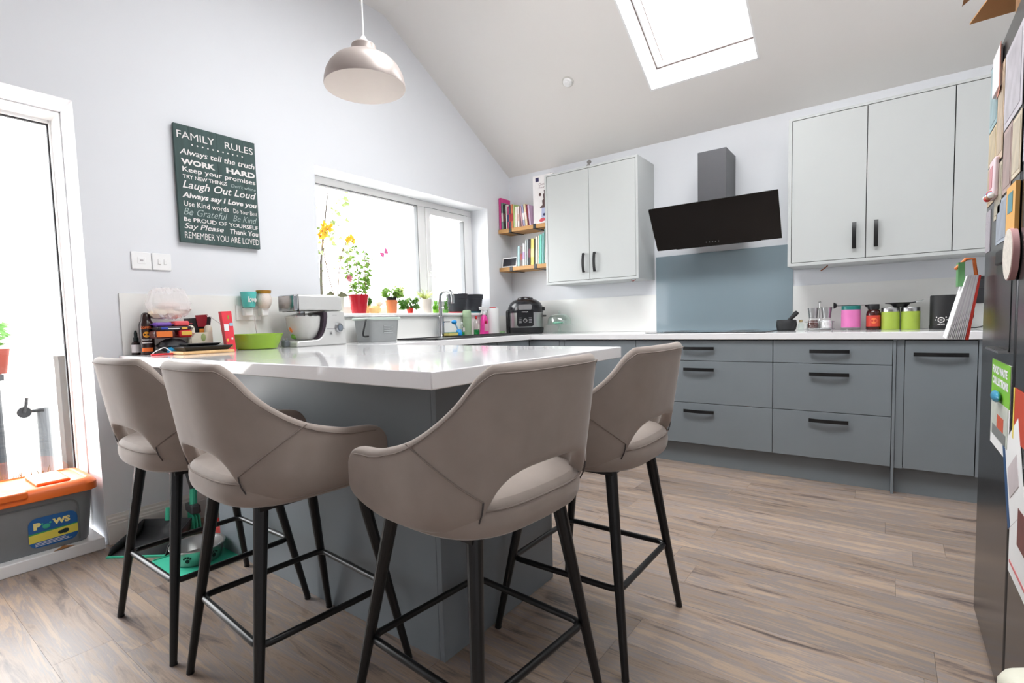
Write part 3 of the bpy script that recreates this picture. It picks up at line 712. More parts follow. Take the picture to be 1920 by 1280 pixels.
t = thing('gift_carton', 'black flared carton with red inside behind the cream ornament', 'carton', (.09, -2.957, Z0))
mb = MB(); mb.hexa([(-.03,-.028,0),(.03,-.028,0),(.03,.028,0),(-.03,.028,0),(-.045,-.05,.175),(.045,-.05,.175),(.045,.05,.182),(-.045,.05,.182)]); mb.build('carton_body', C('black_card', 26,24,26, rough=.35), t)
mb = MB(); mb.hexa([(.046,-.02,.13),(.049,-.02,.13),(.049,.02,.13),(.046,.02,.13),(.047,-.03,.19),(.050,-.03,.19),(.050,.03,.194),(.047,.03,.194)]); mb.build('red_flap', C('dark_red_card', 130,24,36, rough=.35), t)
B(.041, .044, -.012, .02, .1, .12).build('gold_label', C('gold_print', 210,130,50), t)
MB().tube([(.04,-.02,.18),(.05,.03,.19),(.08,.07,.15),(.1,.1,.11)], .0016, 6).build('ribbon', C('silver_ribbon', 190,180,185), t)
t = thing('ornament', 'cream ornament with two rounded towers behind the black trays', 'ornament', (.17, -2.983, Z0))
M_cream = C('cream_ceramic', 222,218,200, rough=.4)
B(-.02, .02, -.05, .05, 0, .1).build('wall_block', M_cream, t, bevel=.003)
for s in (-1, 1): MB().lathe([(0,0),(.019,0),(.019,.118),(.016,.13),(.008,.138),(0,.139)], 20, (0, s*.042, 0)).build('tower', M_cream, t)
MB().ball((.0205, .008, .075), (.003,.012,.02), 10, 6).build('leaf_motif', C('sage_motif', 160,180,120), t)
t = thing('serving_board', 'pale wooden board under the black trays at the bar end', 'board', (.31, -3.03, Z0))
B(-.08, .08, -.12, .115, 0, .014).build('slab', C('pale_beech', 226,186,132, scale=20, stretch=(1,10,1), var=.12), t, bevel=.004)
def tray(label, loc, sx, sy, h):
    t = thing('serving_tray', label, 'tray', loc, 0, 'black trays stacked on the board')
    mb = MB(); i = .75
    mb.hexa([(-sx*i,-sy*.85,0),(sx*i,-sy*.85,0),(sx*i,sy*.85,0),(-sx*i,sy*.85,0),(-sx,-sy,h),(sx,-sy,h),(sx,sy,h),(-sx,sy,h)]); mb.build('tray_body', C('slate_black', 36,38,40, rough=.35), t, bevel=.004)
tray('larger black tray lying on the pale wooden board', (.31,-3.03,Z0+.0145), .075, .115, .022)
tray('smaller black tray stacked on the larger black tray', (.30,-3.04,Z0+.037), .06, .078, .012)
t = thing('gift_box', 'tall coral red patterned carton leaning beside the lime bowl', 'carton', (.27, -2.884, Z0), -.15)
mb = MB(); mb.hexa([(-.02,-.018,0),(.03,-.018,0),(.03,.022,0),(-.02,.022,0),(-.035,-.034,.205),(.012,-.034,.205),(.012,.014,.207),(-.035,.014,.207)]); mb.build('carton_body', C('coral_red_card', 230,62,76, rough=.4, var=.12), t)
def cx_at(z): return .0305-.018*z/.205
for (y0, y1, z0, z1, m) in ((-.026,-.004,.105,.14,M_paper),(.0,.016,.13,.146,C('pale_blue_tag',160,200,220)),(-.006,.001,.165,.185,C('olive_motif',150,150,60)),(-.018,-.01,.05,.066,M_yel),(.0,.008,.02,.036,C('olive_motif2',150,130,50)),(.004,.012,.06,.07,M_paper)):
    mb = MB(); mb.hexa([(cx_at(z0)-.001,y0,z0),(cx_at(z0)+.0008,y0,z0),(cx_at(z0)+.0008,y1,z0),(cx_at(z0)-.001,y1,z0),(cx_at(z1)-.001,y0,z1),(cx_at(z1)+.0008,y0,z1),(cx_at(z1)+.0008,y1,z1),(cx_at(z1)-.001,y1,z1)]); mb.build('sticker', m, t)
t = thing('bowl', 'lime green bowl of snacks on the bar', 'bowl', (.20, -2.705, Z0))
MB().lathe([(0,0),(.095,0),(.105,.004),(.138,.082),(.136,.084),(.132,.082),(.1,.01),(0,.008)], 44).build('bowl_body', C('lime_plastic', 140,176,52, rough=.25), t, smooth=True)
MB().lathe([(.118,.048),(.08,.062),(.04,.07),(0,.072)], 24).build('snack_heap', mat('orange_snacks', (216,150,84), .8, var=.3, scale=60, bump=.8), t, smooth=True)
t = thing('power_plug', 'small grey power plug lying beside the lime bowl', 'plug', (.19, -2.53, Z0))
B(-.02, .02, -.018, .018, 0, .04).build('plug_body', C('grey_plug', 96,100,106), t, bevel=.008)
mb = MB()
for k in (-.01, .01): mb.box(-.003, .003, k-.002, k+.002, .04, .052)
mb.build('pins', M_chrome, t)

# ---- stand mixer, seen from its side
t = thing('stand_mixer', 'silver stand mixer with a glass bowl beside the window', 'mixer', (.19, -2.515, Z0)); t.scale = (1, .84, 1)
H = .305
arc = [(.232-.0*math.cos(a)-.0, 0) for a in (0,)]
body = [(.0,.0),(.405,.0),(.393,.205),(.245,.205)]
for i in range(9):
    a = PI/2*i/8; body.append((.245-.0-.085*(1-math.cos(a))-.0, .205-.165*math.sin(a)))
body += [(.10,.035),(.02,.035),(.0,.025)]
MB().prism(body, -.095, .095, 'x').build('column', M_silver, t, bevel=.008)
MB().prism([(.005,.212),(.375,.207),(.39,.218),(.385,.296),(.35,.305),(.02,.305),(.005,.297)], -.085, .085, 'x').build('motor_head', M_silver, t, bevel=.012, seg=3)
B(-.086, .086, .0, .03, .208, .302).build('front_cap', M_chrome, t, bevel=.006)
B(-.0865, .0865, .031, .036, .206, .303).build('trim_line', M_blackp, t)
pad = []
for i in range(9):
    a = PI/2*i/8; pad.append((.245-.085*(1-math.cos(a)), .2-.158*math.sin(a)))
pad2 = [(y-.028+.01*(k/8), z) for k, (y, z) in enumerate(pad)]
MB().prism(pad+pad2[::-1], -.07, .0965, 'x').build('splash_guard', C('aubergine_rubber', 50,38,48, rough=.4), t)
kn = MB().lathe([(0,.022),(.024,.022),(.028,.018),(.03,0)], 28).xf(Matrix.Translation((.095,.335,.105)) @ Matrix.Rotation(PI/2,4,'Y')).build('speed_knob', M_chrome, t)
MB().lathe([(0,.027),(.018,.027),(.019,.022)], 24).xf(Matrix.Translation((.095,.335,.105)) @ Matrix.Rotation(PI/2,4,'Y')).build('knob_face', C('slate_grey', 110,118,128, rough=.3), kn)
lettering('KENWOOD', C('grey_print2', 150,150,150), t, (.0955,.29,.178), (0,1,0), (0,0,1), .036, .006)
lettering('M', C('grey_print2', 150,150,150), t, (.0955,.262,.06), (0,1,0), (0,0,1), .02, .028, .01)
MB().prism([(.24,.1),(.393,.095),(.393,.098),(.24,.103)], .0952, .0958, 'x').build('seam_line', C('grey_print2', 150,150,150), t)
MB().lathe([(0,.037),(.06,.037),(.08,.055),(.105,.11),(.112,.165),(.112,.178),(.108,.178),(.1,.11),(.075,.058),(.055,.042),(0,.041)], 36, (0,.125,0)).build('glass_bowl', mat('pale_glass', (226,226,222), .1, var=.03, alpha=.5), t, smooth=True)
MB().lathe([(.112,.172),(.116,.172),(.116,.184),(.05,.196),(.045,.19),(.112,.18)], 36, (0,.125,0)).build('bowl_lid', glassy('acrylic_lid', (.93,.93,.93), .2), t, smooth=True)
MB().lathe([(0,.155),(.022,.155),(.026,.17),(.026,.208),(0,.208)], 20, (0,.11,0)).build('mixer_hub', M_chrome, t)
tag(MB().ball((.19,-2.475,Z0+.105), (.024,.026,.026)).build('orange_fruit', C('orange_fruit', 232,130,60)), 'orange fruit showing through the mixer bowl', 'fruit')
tag(MB().ball((.19,-2.47,Z0+.0605), (.02,.022,.018)).build('lime_fruit', C('green_fruit', 110,160,60)), 'green fruit under the orange one in the mixer bowl', 'fruit')
# ---- food caddy
t = thing('food_caddy', 'grey lidded food waste caddy with black handle below the window', 'caddy', (.18, -1.85, Z0))
mb = MB(); n = 24
def rr(sx, sy, r, z): return [(x, y, z) for x, y in rrect(-sx, sx, -sy, sy, r)]
def loft(mb, rings):
    m = len(rings[0]); vs = [p for r in rings for p in r]
    fs = [(i*m+k, i*m+(k+1) % m, (i+1)*m+(k+1) % m, (i+1)*m+k) for i in range(len(rings)-1) for k in range(m)]
    return mb.add(vs, fs+[tuple(range(m-1,-1,-1)), tuple((len(rings)-1)*m+k for k in range(m))])
M_cad = C('grey_plastic', 146,149,149, rough=.4)
loft(mb, [rr(.085,.112,.03,0), rr(.088,.115,.03,.006), rr(.1,.125,.03,.155), rr(.102,.127,.03,.158)]).build('bin_body', M_cad, t)
loft(MB(), [rr(.106,.134,.03,.148), rr(.109,.14,.03,.158), rr(.104,.132,.03,.166)]).build('bag_liner', mat('pale_green_film', (206,222,212), .4, alpha=.75), t)
loft(MB(), [rr(.1,.128,.03,.166), rr(.1,.128,.03,.172), rr(.07,.08,.03,.18)]).build('lid', M_cad, t)
MB().tube([(.06,-.136,.15),(.065,-.145,.14),(.07,-.172,.06),(.07,-.170,.045),(.065,-.155,.04),(.06,-.122,.041)], .006, 8).build('handle', M_blackp, t)
for k in range(5): B(.0945+.0005*k, .0975+.0006*k, -.02, .06-.015*(k % 3), .06+k*.012, .064+k*.012).build('print_line', C('pale_print2', 180,184,184), t)

# ================================================================ SINK AREA
t = thing('sink', 'black inset sink and drainer under the kitchen window', 'sink', (0,0,Z0))
M_sink = C('black_granite', 46,45,46, rough=.45)
mb = MB(); mb.box(.12,.52,-1.62,-.45,0,.003)
mb.box(.12,.135,-1.62,-.45,.003,.009); mb.box(.505,.52,-1.62,-.45,.003,.009); mb.box(.12,.52,-1.62,-1.605,.003,.009); mb.box(.12,.52,-.465,-.45,.003,.009); mb.box(.12,.52,-1.13,-1.115,.003,.009)
mb.build('sink_rim', M_sink, t)
for i in range(8): B(.16+i*.042, .172+i*.042, -1.09, -.5, .003, .007).build('drainer_rib', M_sink, t)
MB().lathe([(0,.0035),(.04,.0035),(.045,.003)], 24, (.33,-1.37,0)).build('drain', M_chrome, t)
t = thing('kitchen_tap', 'tall chrome kitchen tap behind the sink', 'tap', (.085, -1.12, Z0))
MB().lathe([(0,0),(.03,0),(.03,.006),(.027,.01),(.027,.165),(.02,.172),(0,.172)], 24).build('tap_body', M_chrome, t)
pts = [(0,0,.17),(0,0,.33)]+[(.07-.07*math.cos(a), .0, .33+.045*math.sin(a)) for a in [PI*i/10 for i in range(1,10)]]+[(.14,0,.32),(.14,0,.27)]
MB().tube(pts, .0145, 12).build('spout', M_chrome, t)
MB().tube([(0,.02,.12),(0,.05,.125),(0,.11,.125)], [.008,.005,.004], 8).build('lever', M_chrome, t)
t = thing('sponge', 'yellow washing-up sponge with green scourer beside the tap', 'sponge', (.155, -1.07, Z0+.0095))
B(-.03, .03, -.06, .05, 0, .022).build('foam', C('yellow_foam', 214,200,120, rough=.95, bump=.5, scale=200), t, bevel=.004)
B(-.03, .03, -.06, .05, .0222, .03).build('scourer', C('green_scourer', 110,150,120, rough=.95), t, bevel=.002)
t = thing('dish_brush', 'bright blue dish brush standing beside the sponge', 'brush', (.15, -.975, Z0+.0095))
MB().lathe([(0,0),(.027,0),(.03,.02),(.02,.045),(.012,.05),(0,.05)], 20).build('brush_head', C('bright_blue2', 40,150,225, rough=.3), t)
MB().tube([(0,-.005,.045),(0,-.025,.075),(0,-.05,.105)], .007, 8).build('brush_handle', C('pale_blue', 170,205,235, rough=.3), t)
MB().ball((0,-.055,.112), (.022,.026,.018)).build('brush_end', C('bright_blue2', 40,150,225), t)
t = thing('water_bottle', 'tall matt sage green bottle by the sink', 'bottle', (.06, -.765, Z0))
MB().lathe([(0,0),(.036,0),(.038,.004),(.038,.205),(.034,.218),(.03,.222),(0,.224)], 32).build('bottle_body', C('sage_green', 160,182,150, rough=.6), t)
MB().lathe([(.0385,.16),(.0388,.161),(.0385,.162)], 32).build('cap_joint', C('sage_line', 130,150,122), t)
def soap(label, loc, liquid, lab, h=.13, r=.024, cap=None):
    t = thing('soap_bottle', label, 'bottle', loc)
    MB().lathe([(0,0),(r*.95,0),(r,.004),(r,h*.62),(r*.6,h*.78),(r*.3,h*.82),(r*.3,h*.86),(0,h*.86)], 20).build('bottle_body', glassy(lab+'_film', (.9,.93,.9), .14), t)
    MB().lathe([(0,.002),(r*.9,.002),(r*.94,.006),(r*.94,h*.3),(0,h*.3)], 20).build('liquid', liquid, t)
    MB().lathe([(r*.35,h*.84),(r*.42,h*.86),(r*.42,h*.98),(r*.2,h),(0,h)], 16).build('cap', cap or M_white, t)
    B(r-.002, r+.001, -r*.5, r*.5, h*.32, h*.6).build('label_panel', C(lab, 222,214,206), t)
M_greenliq = C('green_liquid', 20,140,70, rough=.2)
soap('clear soap bottle with green liquid left of the sage bottle', (.07,-.845,Z0), M_greenliq, 'pale_label', .12, .022)
soap('clear soap bottle with green liquid and red cap beside the pink spray', (.075,-.66,Z0), M_greenliq, 'paw_label', .17, .026, C('red_cap', 205,50,52))
t = thing('spray_bottle', 'bright pink spray bottle with white trigger by the window corner', 'bottle', (.06, -.53, Z0))
mb = MB(); loft(mb, [rr(.024,.043,.02,0), rr(.026,.046,.02,.01), rr(.024,.04,.02,.08), rr(.024,.038,.02,.13), rr(.018,.024,.015,.165), rr(.013,.013,.012,.18)]).build('bottle_body', C('hot_pink', 240,70,165, rough=.25), t)
mb = MB(); mb.lathe([(0,.18),(.015,.18),(.016,.2),(.012,.205),(.012,.225),(0,.225)], 16); mb.prism([(-.05,.225),(.035,.225),(.04,.235),(.03,.25),(-.045,.252),(-.056,.245)], -.012, .012, 'x'); mb.prism([(-.03,.226),(-.018,.226),(-.035,.19),(-.045,.185)], -.006, .006, 'x'); mb.build('trigger_head', M_white, t)
MB().prism([(-.03,.03),(.03,.03),(.026,.1),(-.026,.1)], .0255, .0275, 'x').build('label_panel', C('pink_label', 226,170,190), t)
MB().ball((.027,-.008,.112), (.004,.014,.016)).build('berry_print', C('berry_red', 170,30,50), t)
t = thing('kitchen_roll', 'white kitchen roll on a red-topped stand in the corner', 'kitchen roll', (.082, -.425, Z0))
MB().lathe([(0,.004),(.056,.004),(.057,.01),(.057,.235),(.054,.242),(.02,.242),(0,.236)], 32).build('paper_roll', M_paper, t)
MB().lathe([(0,0),(.06,0),(.06,.004),(0,.004)], 28).build('stand_base', C('red_cap', 205,50,52), t)
MB().lathe([(0,.236),(.03,.243),(.032,.249),(.008,.252),(0,.252)], 20).build('top_disc', C('red_cap', 205,50,52), t)
tag(B(.15,.175,-.42,-.37,Z0,Z0+.028).build('soap_block', C('sage_soap', 140,175,130), bevel=.003), 'small green block in front of the kitchen roll', 'soap')
# ---- multi cooker
t = thing('multi_cooker', 'black and steel round multi cooker in the worktop corner', 'cooker', (.325, -.245, Z0), math.radians(33))
sxk = .93
def kl(p, n=40): return MB().lathe(p, n, (0,0,0), 1, sxk)
kl([(0,0),(.145,0),(.16,.01),(.165,.045),(.162,.055),(0,.055)]).build('base_ring', M_blackp, t, smooth=True)
kl([(.158,.055),(.16,.057),(.16,.19),(.158,.192),(0,.192)]).build('steel_body', M_steel, t, smooth=True)
kl([(.163,.19),(.165,.2),(.16,.24),(.14,.28),(.105,.305),(.075,.312),(.07,.325),(.045,.335),(0,.336)]).build('lid', C('gloss_black_lid', 30,30,34, rough=.2), t, smooth=True)
MB().prism(rrect(-.075,.075,.065,.215,.02), -.158, -.135, 'y').build('control_panel', C('panel_black', 22,22,25, rough=.15), t)
MB().prism(rrect(-.06,.06,.212,.262,.015), -.158, -.13, 'y').build('steel_badge', M_steel, t)
kb = MB().cyl((0,-.158,.118),(0,-.166,.118),.018,n=20).build('dial', M_steel, t); MB().cyl((0,-.166,.118),(0,-.168,.118),.012,n=20).build('dial_face', M_blackp, kb)
lettering('NINJA', M_ink, t, (-.028,-.1585,.19), (1,0,0), (0,0,1), .056, .009, .03)
for i in range(4):
    for s in (-1, 1): B(s*.045-.013, s*.045+.013, -.1588, -.158, .098+i*.014, .102+i*.014).build('print_line', C('panel_print', 150,150,152), t)
B(-.18, -.145, -.06, .06, .0, .22).build('side_housing', M_blackp, t, bevel=.02)
B(.158, .19, -.03, .03, .15, .165).build('side_handle', M_blackp, t, bevel=.004)
B(.15, .178, -.03, .03, .205, .24).build('lid_handle', M_blackp, t, bevel=.006)
# ---- cake dome
t = thing('cake_stand', 'clear green-tinted glass cake stand with dome beside the cooker', 'cake stand', (.628, -.15, Z0))
MB().lathe([(0,0),(.06,0),(.062,.004),(.02,.012),(.012,.03),(.012,.06),(.03,.068),(.124,.072),(.126,.076),(.0,.075)], 36).build('glass_stand', M_tint, t, smooth=True)
dm = MB().lathe([(.108,.077),(.108,.1),(.102,.13),(.083,.155),(.046,.168),(.01,.172),(0,.172),(0,.169),(.046,.165),(.081,.152),(.099,.128),(.105,.1),(.105,.077)], 36).build('glass_dome', M_tint, t, smooth=True)
MB().ball((0,0,.186), .014).build('dome_knob', M_tint, dm)
pillow(MB(), .035, .05, .012, (0,-.03,.09), 8, 31, .002).build('green_cloth', C('mint_cloth', 120,190,165), t)

# ================================================================ BACK WORKTOP
t = thing('mortar', 'black stone mortar and pestle at the end of the hob', 'mortar', (2.447, -.15, Z0))
MB().lathe([(0,0),(.05,0),(.058,.006),(.064,.04),(.06,.07),(.056,.074),(.052,.07),(.05,.03),(0,.02)], 32).build('mortar_bowl', C('black_granite2', 40,41,43, rough=.6), t, smooth=True)
MB().tube([(-.02,0,.03),(.03,.0,.085),(.058,0,.118),(.066,0,.127)], [.013,.012,.016,.012], 14).build('pestle', C('black_granite2', 40,41,43, rough=.6), t)
t = thing('oil_bottle', 'tiny clear bottle between the mortar and the mills', 'bottle', (2.53, -.12, Z0))
MB().lathe([(0,0),(.018,0),(.019,.003),(.019,.04),(.008,.05),(.008,.058),(0,.058)], 18).build('bottle_body', M_tint, t)
MB().lathe([(.009,.054),(.01,.056),(.01,.072),(0,.073)], 14).build('stopper', C('cork', 196,176,130), t)
t = thing('mill_rack', 'small chrome wire rack holding the salt and pepper mills', 'rack', (2.642, -.14, Z0))
mb = MB(); 
for z in (.008, .055): mb.tube([(x, y, z) for x, y in rrect(-.085,.085,-.042,.042,.03)], .002, 6, True)
mb.tube([(0,0,.008),(0,0,.18),(.006,0,.187),(0,0,.194),(-.006,0,.187),(0,0,.18)], .0025, 6)
mb.tube([(-.085,0,.008),(.085,0,.008)], .002, 6)
for sx in (-.07,.07):
    for sy in (-.04,.04): mb.cyl((sx,sy,0),(sx,sy,.06),.002,n=6)
mb.build('wire_frame', M_chrome, t)
def mill(label, x, fill, nm):
    t = thing('spice_mill', label, 'mill', (x, -.14, Z0+.0105), 0, 'salt and pepper mills')
    MB().lathe([(0,0),(.034,0),(.036,.004),(.034,.03),(.026,.06),(.024,.072),(0,.072)], 24).build('glass_body', M_glass, t, smooth=True)
    MB().lathe([(0,.004),(.0325,.004),(.0325,.028),(.0255,.055),(0,.056)], 20).build('contents', mat(nm, fill, .8, var=.3, scale=300, bump=.5), t, smooth=True)
    MB().lathe([(0,.07),(.025,.07),(.026,.09),(.032,.135),(.033,.14),(0,.141)], 24).build('steel_top', M_steel, t, smooth=True)
mill('pepper mill of dark corns with a steel top in the rack', 2.604, (84,50,44), 'peppercorns')
mill('salt mill of white crystals with a steel top in the rack', 2.681, (232,232,230), 'salt_crystals')
def canister(label, x, r, h, m, lidm, foot=None, lidh=.025):
    t = thing('canister', label, 'canister', (x, -.15, Z0))
    z = .016 if foot else 0
    if foot: MB().lathe([(0,0),(r,0),(r,z),(0,z)], 32).build('foot_band', foot, t)
    MB().lathe([(0,z),(r*.99,z),(r,z+.003),(r,h-lidh),(r*.98,h-lidh),(0,h-lidh)], 36).build('body', m, t, smooth=True)
    MB().lathe([(0,h-lidh),(r*.985,h-lidh),(r*.985,h-.002),(r*.96,h),(0,h)], 36).build('lid', lidm, t, smooth=True)
    return t
canister('pink canister with a teal lid on a clear base', 2.816, .053, .155, C('orchid_pink', 216,118,178, rough=.45), C('deep_teal', 22,112,106, rough=.3), M_tint)
canister('lime green steel-lidded canister next to the amber jar', 3.021, .0475, .135, C('lime_enamel', 160,182,72, rough=.4), M_steel)
canister('lime green steel-lidded canister nearest the black jug', 3.119, .0475, .135, C('lime_enamel', 160,182,72, rough=.4), M_steel)
t = thing('measuring_spoon', 'black double-ended measuring spoon lying across the pink canister', 'spoon', (2.816, -.15, Z0+.156))
B(-.075, .075, -.006, .006, 0, .004).build('spoon_handle', M_blackp, t)
MB().lathe([(0,-.022),(.014,-.016),(.02,-.004),(.0205,0),(.018,0),(0,-.015)], 18, (.092,0,.004)).build('spoon_cup', M_blackp, t, smooth=True)
mb = MB(); mb.lathe([(.0,.02),(.012,.016),(.02,.002),(.021,0),(.018,0),(0,.014)], 18).xf(Matrix.Translation((-.095,0,.004)) @ Matrix.Rotation(PI/2,4,'Y')); mb.build('spoon_cup', M_blackp, t, smooth=True)
t = thing('storage_jar', 'dark amber jar with red label and black lid', 'jar', (2.935, -.15, Z0))
MB().lathe([(0,0),(.036,0),(.039,.004),(.039,.1),(.034,.118),(.028,.125),(.028,.135),(0,.135)], 28).build('jar_body', C('dark_amber_glass', 60,22,20, rough=.12), t, smooth=True)
on_cyl(MB(), .0394, math.radians(-160), math.radians(-20), .02, .09, 14).build('label_wrap', C('red_orange_label', 196,62,48, var=.25, scale=40), t)
cyl_disc(MB(), .0397, math.radians(-85), .057, .018).build('label_emblem', C('orange_emblem', 226,120,70), t)
MB().lathe([(0,.128),(.03,.128),(.031,.132),(.031,.158),(.029,.161),(0,.161)], 28).build('lid', M_blackp, t)
t = thing('scoop_dish', 'shallow black funnel dish resting on the lime canisters', 'dish', (3.068, -.15, Z0+.1355))
MB().lathe([(0,0),(.03,0),(.05,.022),(.075,.026),(.076,.03),(.048,.027),(.028,.005),(0,.005)], 28).build('dish_body', M_blackp, t, smooth=True)
MB().tube([(.06,0,.03),(.1,-.01,.036),(.115,-.012,.044)], .0025, 6).build('wire_handle', M_chrome, t)
t = thing('milk_frother', 'matt black jug-shaped milk frother with white emblem by the fridge', 'frother', (3.273, -.16, Z0))
MB().lathe([(0,0),(.064,0),(.066,.003),(.066,.02),(.064,.022),(.064,.195),(.062,.2),(0,.2)], 40).build('jug_body', C('matt_black', 26,26,27, rough=.5), t, smooth=True)
MB().tube([(.06,0,.17),(.105,0,.17),(.122,0,.16),(.125,0,.14),(.122,0,.07),(.118,0,.06)], .0125, 10).build('handle', C('matt_black', 26,26,27, rough=.5), t)
AF = math.radians(-103)
mb = MB(); r_ = .0645
vs = []; fs = []
for i in range(28):
    q = 2*PI*i/28
    for rad in (.012, .0165):
        a = AF+rad*math.cos(q)/r_; vs.append((r_*math.cos(a), r_*math.sin(a), .055+rad*math.sin(q)))
fs = [(2*i, 2*i+1, (2*i+3) % 56, (2*i+2) % 56) for i in range(28)]
mb.add(vs, fs); mb.build('emblem_ring', M_ink, t)
for ang in (35, 145, 180, 0):
    q = math.radians(ang); cyl_disc(MB(), r_, AF+.027*math.cos(q)/r_, .055+.027*math.sin(q), .0035, 8).build('emblem_dot', M_ink, t)
cyl_text('AEVO', M_ink, t, r_, AF, .025, .034, .009)
for k in (-.004, 0, .004): on_cyl(MB(), r_, AF-.1, AF+.1, .054+k, .0555+k, 4).build('emblem_bar', M_ink, t)
tag(MB().tube([(3.345,-.12,Z0+.006),(3.37,-.14,Z0+.004),(3.42,-.13,Z0+.005),(3.48,-.08,Z0+.02),(3.5,-.03,Z0+.06)], .003, 6).build('power_cable', M_blackp), 'black power cable trailing from the milk frother', 'cable')
t = thing('wall_socket', 'dark grey wall socket above the worktop beside the fridge', 'socket', (3.41, -.0095, 1.06))
B(0,.085,-.01,0,0,.16).build('plate', C('anthracite', 70,70,74, rough=.4), t, bevel=.002); B(.02,.065,-.035,-.01,.09,.14).build('plug', C('anthracite', 70,70,74), t, bevel=.004)
tag(MB().tube([(1.36,-.25,1.333),(1.375,-.27,1.322),(1.40,-.3,1.318),(1.42,-.31,1.328)], .003, 6).build('cable_end', C('red_brown_cable', 150,60,55)), 'reddish cable end hanging under the left wall unit', 'cable')
tag(MB().tube([(2.69,-.22,1.332),(2.675,-.235,1.315),(2.655,-.25,1.3)], .0035, 6).build('cable_end', C('brown_cable', 156,92,58)), 'brown cable end hanging under the right wall unit', 'cable')

# ================================================================ SHELVES AND BOOKS
def shelf(label, zt):
    t = thing('wall_shelf', label, 'shelf', (0, 0, zt))
    B(.004, .618, -.205, -.003, -.036, 0).build('shelf_board', M_wood, t, bevel=.002)
    for x in (.145, .42):
        mb = MB(); mb.box(x-.015, x+.015, -.209, -.205, -.04, .004); mb.box(x-.015, x+.015, -.209, -.002, -.041, -.0365); mb.box(x-.015, x+.015, -.0025, -.0005, -.0365, .05)
        mb.build('bracket', M_black, t)
shelf('upper pine wall shelf of upright books beside the wall unit', 1.902)
shelf('lower pine wall shelf with the small screen and books', 1.541)
def book(label, x, z, th, h, dep, col, lean=0, y=-.19, group=None, band=None):
    t = thing('book', label, 'book', (x, y, z), 0, group); t.rotation_euler = (0, math.radians(lean), 0)
    m = C('cover_%d_%d_%d' % col, *col, rough=.55, var=.12)
    mb = MB(); mb.box(0, th, 0, .003, 0, h); mb.box(0, .002, 0, dep, 0, h); mb.box(th-.002, th, 0, dep, 0, h); mb.build('cover', m, t)
    B(.0021, th-.0021, .0031, dep-.003, .003, h-.004).build('pages', C('book_pages', 230,224,210, rough=.9), t)
    if band: B(.001, th-.001, -.0004, .0, h*.3, h*.62).build('spine_print', C('spine_%d_%d_%d' % band, *band), t)
GU = 'books on the upper shelf'; GL = 'books on the lower shelf'
zu, zl = 1.9025, 1.5415
U = [ ('hot pink tall book at the wall end of the upper shelf', .026, .300, (214,64,140), None, 0),
 ('grey green book beside the tall pink book', .022, .25, (130,150,142), (210,205,200), 0),
 ('black book with a dark red spine print, upper shelf', .028, .235, (40,32,34), (96,40,48), 0),
 ('slim white book between the black and magenta books', .014, .225, (226,220,214), None, 0),
 ('magenta patterned book on the upper shelf', .022, .21, (176,76,116), (70,70,110), 0),
 ('dark blue grey book on the upper shelf', .018, .215, (74,84,104), (180,70,80), 0),
 ('orange patterned book on the upper shelf', .026, .22, (206,120,84), (170,60,60), 0),
 ('pale lime green book on the upper shelf', .018, .215, (186,206,136), None, 0),
 ('cream white thick book left of the second white one', .026, .19, (232,226,214), None, 0),
 ('white book with a rosy spine foot', .024, .19, (234,222,218), (226,190,180), 0),
 ('dusty pink slim book on the upper shelf', .018, .19, (206,160,172), None, -3),
 ('lilac blue book with a small round emblem', .022, .195, (176,176,206), (240,240,240), -4),
 ('cream tan book beside the dark red one', .026, .2, (228,206,170), (240,222,214), -5),
 ('dark red slim book leaning left', .014, .19, (140,50,60), None, -7),
 ('lilac pink book leaning against the fountain box side', .022, .185, (206,176,204), None, -9)]
x = .006; lean0 = 0
for lab, th, h, c, band, ln in U:
    if ln and not lean0: x += .021
    lean0 = ln
    book(lab, x, zu, th, h, .15, c, -6 if ln else 0, group=GU, band=band); x += th/(.994 if ln else 1)+.0015
t = thing('product_box', 'white carton picturing a chocolate fountain on the upper shelf', 'box', (.405, -.195, zu))
B(0, .212, 0, .18, 0, .425).build('carton', C('white_carton', 232,228,228, rough=.5), t)
B(.028, .064, -.0006, 0, .372, .408).build('logo_patch', C('navy_patch', 52,46,84), t)
lettering('Chocolate', C('brown_print', 130,96,104), t, (.062,-.0008,.335), (1,0,0), (0,0,1), .12, .022); lettering('Fountain', C('brown_print', 130,96,104), t, (.066,-.0008,.307), (1,0,0), (0,0,1), .11, .02)
fp = [(.115,.29),(.155,.29),(.15,.265),(.165,.25),(.16,.215),(.178,.2),(.172,.165),(.2,.15),(.196,.135),(.075,.135),(.072,.145),(.1,.16),(.095,.2),(.112,.212),(.106,.25),(.118,.265)]
MB().prism(fp, -.0008, 0, 'y').build('fountain_print', C('chocolate_print', 84,62,62), t)
MB().prism([(.09,.134),(.2,.134),(.195,.05),(.17,.04),(.105,.04),(.085,.055)], -.0008, 0, 'y').build('fountain_base_print', C('lavender_print', 176,184,214), t)
for cx in (.115, .165): MB().cyl((cx,-.0012,.075),(cx,-.0002,.075),.012,n=14).build('knob_print', C('navy_patch', 52,46,84), t)
MB().prism([(.06,.03),(.08,.045),(.11,.048),(.13,.035),(.12,.02),(.08,.012),(.065,.018)], -.0014, -.0009, 'y').build('strawberry_print', C('berry_print', 206,80,92), t)
MB().cyl((.075,-.0012,.255),(.075,-.0002,.255),.014,n=14).build('skewer_print', C('chocolate_print', 84,62,62), t)
t = thing('smart_display', 'small white-framed screen standing on the lower shelf', 'screen', (.016, -.185, zl), math.radians(4))
R_ = Matrix.Rotation(math.radians(-14), 4, 'X')
MB().box(0,.168,0,.012,0,.1).xf(R_).build('casing', M_white, t, bevel=.003)
MB().box(.012,.156,-.0012,0,.013,.087).xf(R_).build('display_glass', C('dark_screen', 44,44,52, rough=.12), t)
